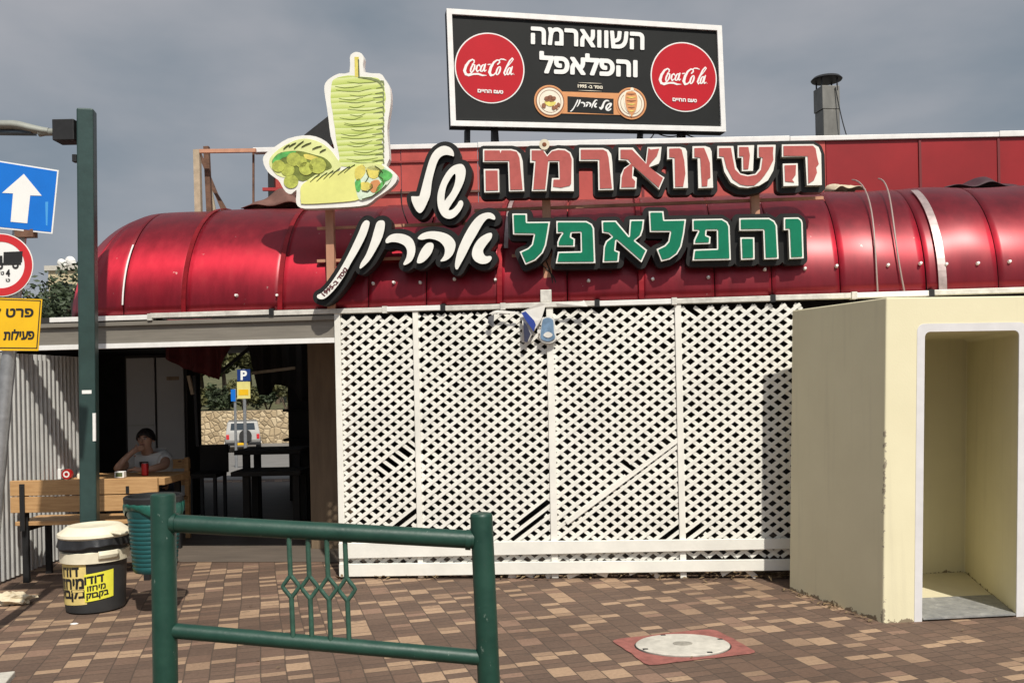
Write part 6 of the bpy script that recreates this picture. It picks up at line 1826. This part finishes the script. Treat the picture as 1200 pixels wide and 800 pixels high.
car.rotation_euler.z = math.atan2(-cc0, CY)
car.scale = (0.9, 0.9, 0.9)
WY = 46.0
wz = at(285, 481, WY).z
sw = MB().box(-24, 2, WY, WY + 0.6, zg(WY) - 0.05, wz).build('stone_wall', M_STONE)
tag(sw, 'sunlit rubble stone retaining wall beyond the rear opening', 'wall')
bank = MB().grid(lambda a, b: (-40 + 60 * a, WY + 0.6 + 20 * b, wz - 0.15 + 3.0 * b + 0.3 * math.sin(9 * a + 4 * b)), 24, 10).build('hill_bank', mat('dry_earth', (0.085, 0.085, 0.04), 0.95, 0, 0.3, 1.5))
structure(bank)

def foliage(mb, c, r, n, size, rnd, flat=0.8, clumps=9):
    cl_ = []
    for k_ in range(clumps):
        a = rnd.uniform(0, 6.28); e = rnd.uniform(-0.5, 1.0); q = rnd.uniform(0.35, 0.8)
        cl_.append((Vector((c[0] + r[0] * q * math.cos(a), c[1] + r[1] * q * math.sin(a), c[2] + r[2] * q * e)), rnd.uniform(0.30, 0.52)))
    for k_ in range(n):
        cc, cs = rnd.choice(cl_)
        d = Vector((rnd.gauss(0, 1), rnd.gauss(0, 1), rnd.gauss(0, 1))).normalized() * (rnd.random() ** 0.4) * cs
        p = cc + Vector((d.x * r[0], d.y * r[1], d.z * r[2] * flat))
        u = Vector((rnd.gauss(0, 1), rnd.gauss(0, 1), rnd.gauss(0, 0.6))).normalized()
        v = u.cross(Vector((rnd.gauss(0, 1), rnd.gauss(0, 1), rnd.gauss(0, 1)))).normalized()
        s_ = size * rnd.uniform(0.6, 1.4)
        mb.add([p - u * s_, p + v * s_ * 0.45, p + u * s_, p - v * s_ * 0.45], [(0, 1, 2, 3)])
def tree(name, label, x, y, z0, h, rx, m, seed, n=2600, size=0.14, trunk_r=0.14, group=None):
    rnd = random.Random(seed)
    t = thing(name, label, 'tree', (x, y, z0), group)
    mb = MB()
    mb.tube([(x, y, z0 - 0.1), (x + 0.05, y, z0 + h * 0.25), (x - 0.04, y + 0.05, z0 + h * 0.5), (x, y, z0 + h * 0.8)], [trunk_r * 1.25, trunk_r, trunk_r * 0.7, trunk_r * 0.25], 10)
    for k_ in range(6):
        a = rnd.uniform(0, 6.28); zz_ = z0 + h * rnd.uniform(0.3, 0.6); L = rx * rnd.uniform(0.5, 0.9)
        mb.tube([(x, y, zz_), (x + L * 0.5 * math.cos(a), y + L * 0.5 * math.sin(a), zz_ + h * 0.12), (x + L * math.cos(a), y + L * math.sin(a), zz_ + h * 0.26)], [trunk_r * 0.5, trunk_r * 0.32, trunk_r * 0.1], 7)
    mb.build('trunk', M_BARK, t, smooth=True)
    mb = MB()
    foliage(mb, (x, y, z0 + h * 0.62), (rx, rx, h * 0.42), n, size, rnd, 1.0, 12)
    mb.build('crown', m, t, recalc=False)
    return t
def bush(label, x, y, z0, h, rx, m, seed, n=1500, size=0.12, group=None):
    rnd = random.Random(seed)
    t = thing('bush', label, 'bush', (x, y, z0), group)
    mb = MB()
    for k_ in range(5):
        a = rnd.uniform(0, 6.28)
        mb.tube([(x, y, z0 - 0.05), (x + rx * 0.4 * math.cos(a), y + rx * 0.4 * math.sin(a), z0 + h * 0.5)], [0.04, 0.015], 6)
    mb.build('stem', M_BARK, t)
    mb = MB(); foliage(mb, (x, y, z0 + h * 0.5), (rx, rx * 0.8, h * 0.6), n, size, rnd, 1.0, 10)
    mb.build('foliage', m, t, recalc=False)
# seen through the passage
for i, (px, lab) in enumerate(((232, 'dull green bush above the stone wall, left end'), (258, 'olive bush above the stone wall behind the sign poles'), (286, 'dark bush above the stone wall behind the parking sign'), (312, 'dark bush above the wall right of the parked car'), (336, 'dull bush above the stone wall, right end'))):
    x = at(px, 470, 47.8).x
    bush(lab, x, 47.8 + 0.3 * (i % 2), wz - 0.1, 1.35 + 0.15 * (i % 3), 0.85, (M_LEAF3, M_LEAF2)[i % 2], 40 + i, 1300, 0.11, 'bushes above the stone wall')
for i, (px, Yt, h, rx, m_, lab) in enumerate(((236, 51, 3.9, 2.1, M_LEAF1, 'olive green tree seen at the left through the passage'), (262, 50, 4.6, 2.0, M_LEAF3, 'lighter tree seen in the middle of the passage opening'), (292, 52, 5.0, 2.2, M_LEAF1, 'tree behind the blue parking sign'), (325, 51, 4.4, 2.2, M_LEAF2, 'dark tree seen at the right through the passage'))):
    tree('background_tree', lab, at(px, 450, Yt).x, Yt, wz + 0.2, h, rx, m_, 60 + i, 6000, 0.16, 0.12, 'trees beyond the passage')
# left skyline
tree('background_tree', 'dark green tree rising over the left roof behind the road signs', at(34, 360, 23).x, 23, zg(23), at(30, 306, 23).z - zg(23) + 0.25, 1.7, M_LEAF2, 71, 9000, 0.075, 0.16)
bush('low green shrub beside the beige house at the left skyline', at(74, 372, 24).x, 24, zg(24), at(74, 342, 24).z - zg(24), 0.65, M_LEAF2, 72, 2200, 0.09)
HY = 40.0
x0, x1 = at(57, 340, HY).x, at(132, 340, HY).x
hz = at(75, 317, HY).z
hs_ = thing('distant_house', 'beige flat roofed house with satellite dishes at the left skyline', 'house', ((x0 + x1) / 2, HY + 3, zg(HY)))
MB().box(x0, x1, HY, HY + 6, zg(HY), hz).build('wall', M_FAR, hs_)
MB().box(x0 - 0.12, x1 + 0.12, HY - 0.12, HY + 6.12, hz + 0.003, hz + 0.22).build('roof_edge', M_CONC, hs_)
for x in (at(76, 340, HY).x, at(120, 340, HY).x):
    o = MB().box(x - 0.35, x + 0.35, HY - 0.03, HY + 0.02, hz - 1.6, hz - 0.6).build('window', M_GLASS, hs_)
    MB().box(x - 0.42, x + 0.42, HY - 0.06, HY - 0.032, hz - 1.7, hz - 1.61).build('sill', M_CONC, o)
for px, py, r_ in ((73, 309, 0.21), (83, 307, 0.25)):
    c = at(px, py, HY + 1)
    o = thing('satellite_dish', ('larger' if r_ > 0.23 else 'smaller') + ' white satellite dish on the beige house roof', 'satellite dish', (c.x, c.y, hz + 0.22))
    mb = MB()
    mb.grid(lambda u, w: c + Vector((r_ * w * math.cos(6.2832 * u), -0.12 + 0.35 * r_ * w * w - 0.25 * r_ * w * math.sin(6.2832 * u), r_ * w * math.sin(6.2832 * u))), 24, 6)
    mb.build('dish', M_CAP, o, smooth=True, solid=0.02)
    MB().tube([(c.x, c.y, hz + 0.22), (c.x, c.y - 0.05, c.z)], 0.03, 8).build('mast', M_GALV, o)
    MB().tube([c + Vector((0, -0.1, -r_ * 0.8)), c + Vector((0, -0.45, -0.05))], 0.015, 6).build('feed_arm', M_GALV, o)

# ------------------------------------------------------------------ litter
pc = gnd(14, 708)
r = random.Random(4)
mb = MB()
def crum(u, w):
    a = 2 * math.pi * u; b = math.pi * (w - 0.5)
    k_ = 1 + 0.22 * math.sin(3 * a + 5 * b) + 0.15 * math.sin(7 * a - 3 * b)
    return pc + Vector((0.15 * k_ * math.cos(b) * math.cos(a), 0.07 * k_ * math.cos(b) * math.sin(a), 0.045 + 0.042 * k_ * math.sin(b)))
o = mb.grid(crum, 22, 12).build('paper_bag', M_PAPER, None)
tag(o, 'crumpled tan paper bag lying by the corrugated wall', 'litter')
for i, (x, y) in enumerate(((87, 731),)):
    c = gnd(x, y)
    o = MB().lathe(c, [(0.02, 0.001), (0.022, 0.004), (0.014, 0.008)], 9, 1.3, 0.8).build('paper_scrap', M_SIGNWHITE)
    tag(o, 'small white scrap on the paving before the black bin', 'litter')

r = random.Random(12)
mb = MB()
def leaf(c, L):
    a = r.uniform(0, 6.28); u = Vector((math.cos(a), math.sin(a), r.uniform(-0.2, 0.5))) * L; v = Vector((-math.sin(a), math.cos(a), r.uniform(-0.3, 0.3))) * L * 0.4
    mb.add([c - u, c + v + Vector((0, 0, L * 0.3)), c + u, c - v], [(0, 1, 2, 3)])
for k_ in range(420):
    a = r.uniform(f0 - 0.05, f1)
    leaf(BP.pt(a, 0.012 + r.random() * 0.02, 0.02 + abs(r.gauss(0, 0.09)) - 0.12), r.uniform(0.012, 0.035))
for k_ in range(45):
    leaf(Vector((r.uniform(-4.0, 3.0), r.uniform(4.0, 7.2), 0.012)), r.uniform(0.008, 0.018))
for k_ in range(60):
    q = Sh(-0.03 - abs(r.gauss(0, 0.03)), r.uniform(0, SL), 0)
    leaf(Vector((q.x, q.y, 0.012)), r.uniform(0.008, 0.022))
o = mb.build('dry_leaves', mat('dry_leaf', (0.17, 0.115, 0.06), 0.85, 0, 0.5, 30), recalc=False)
o['kind'] = 'stuff'; o['label'] = 'dry leaves blown against the foot of the lattice'; o['category'] = 'leaves'
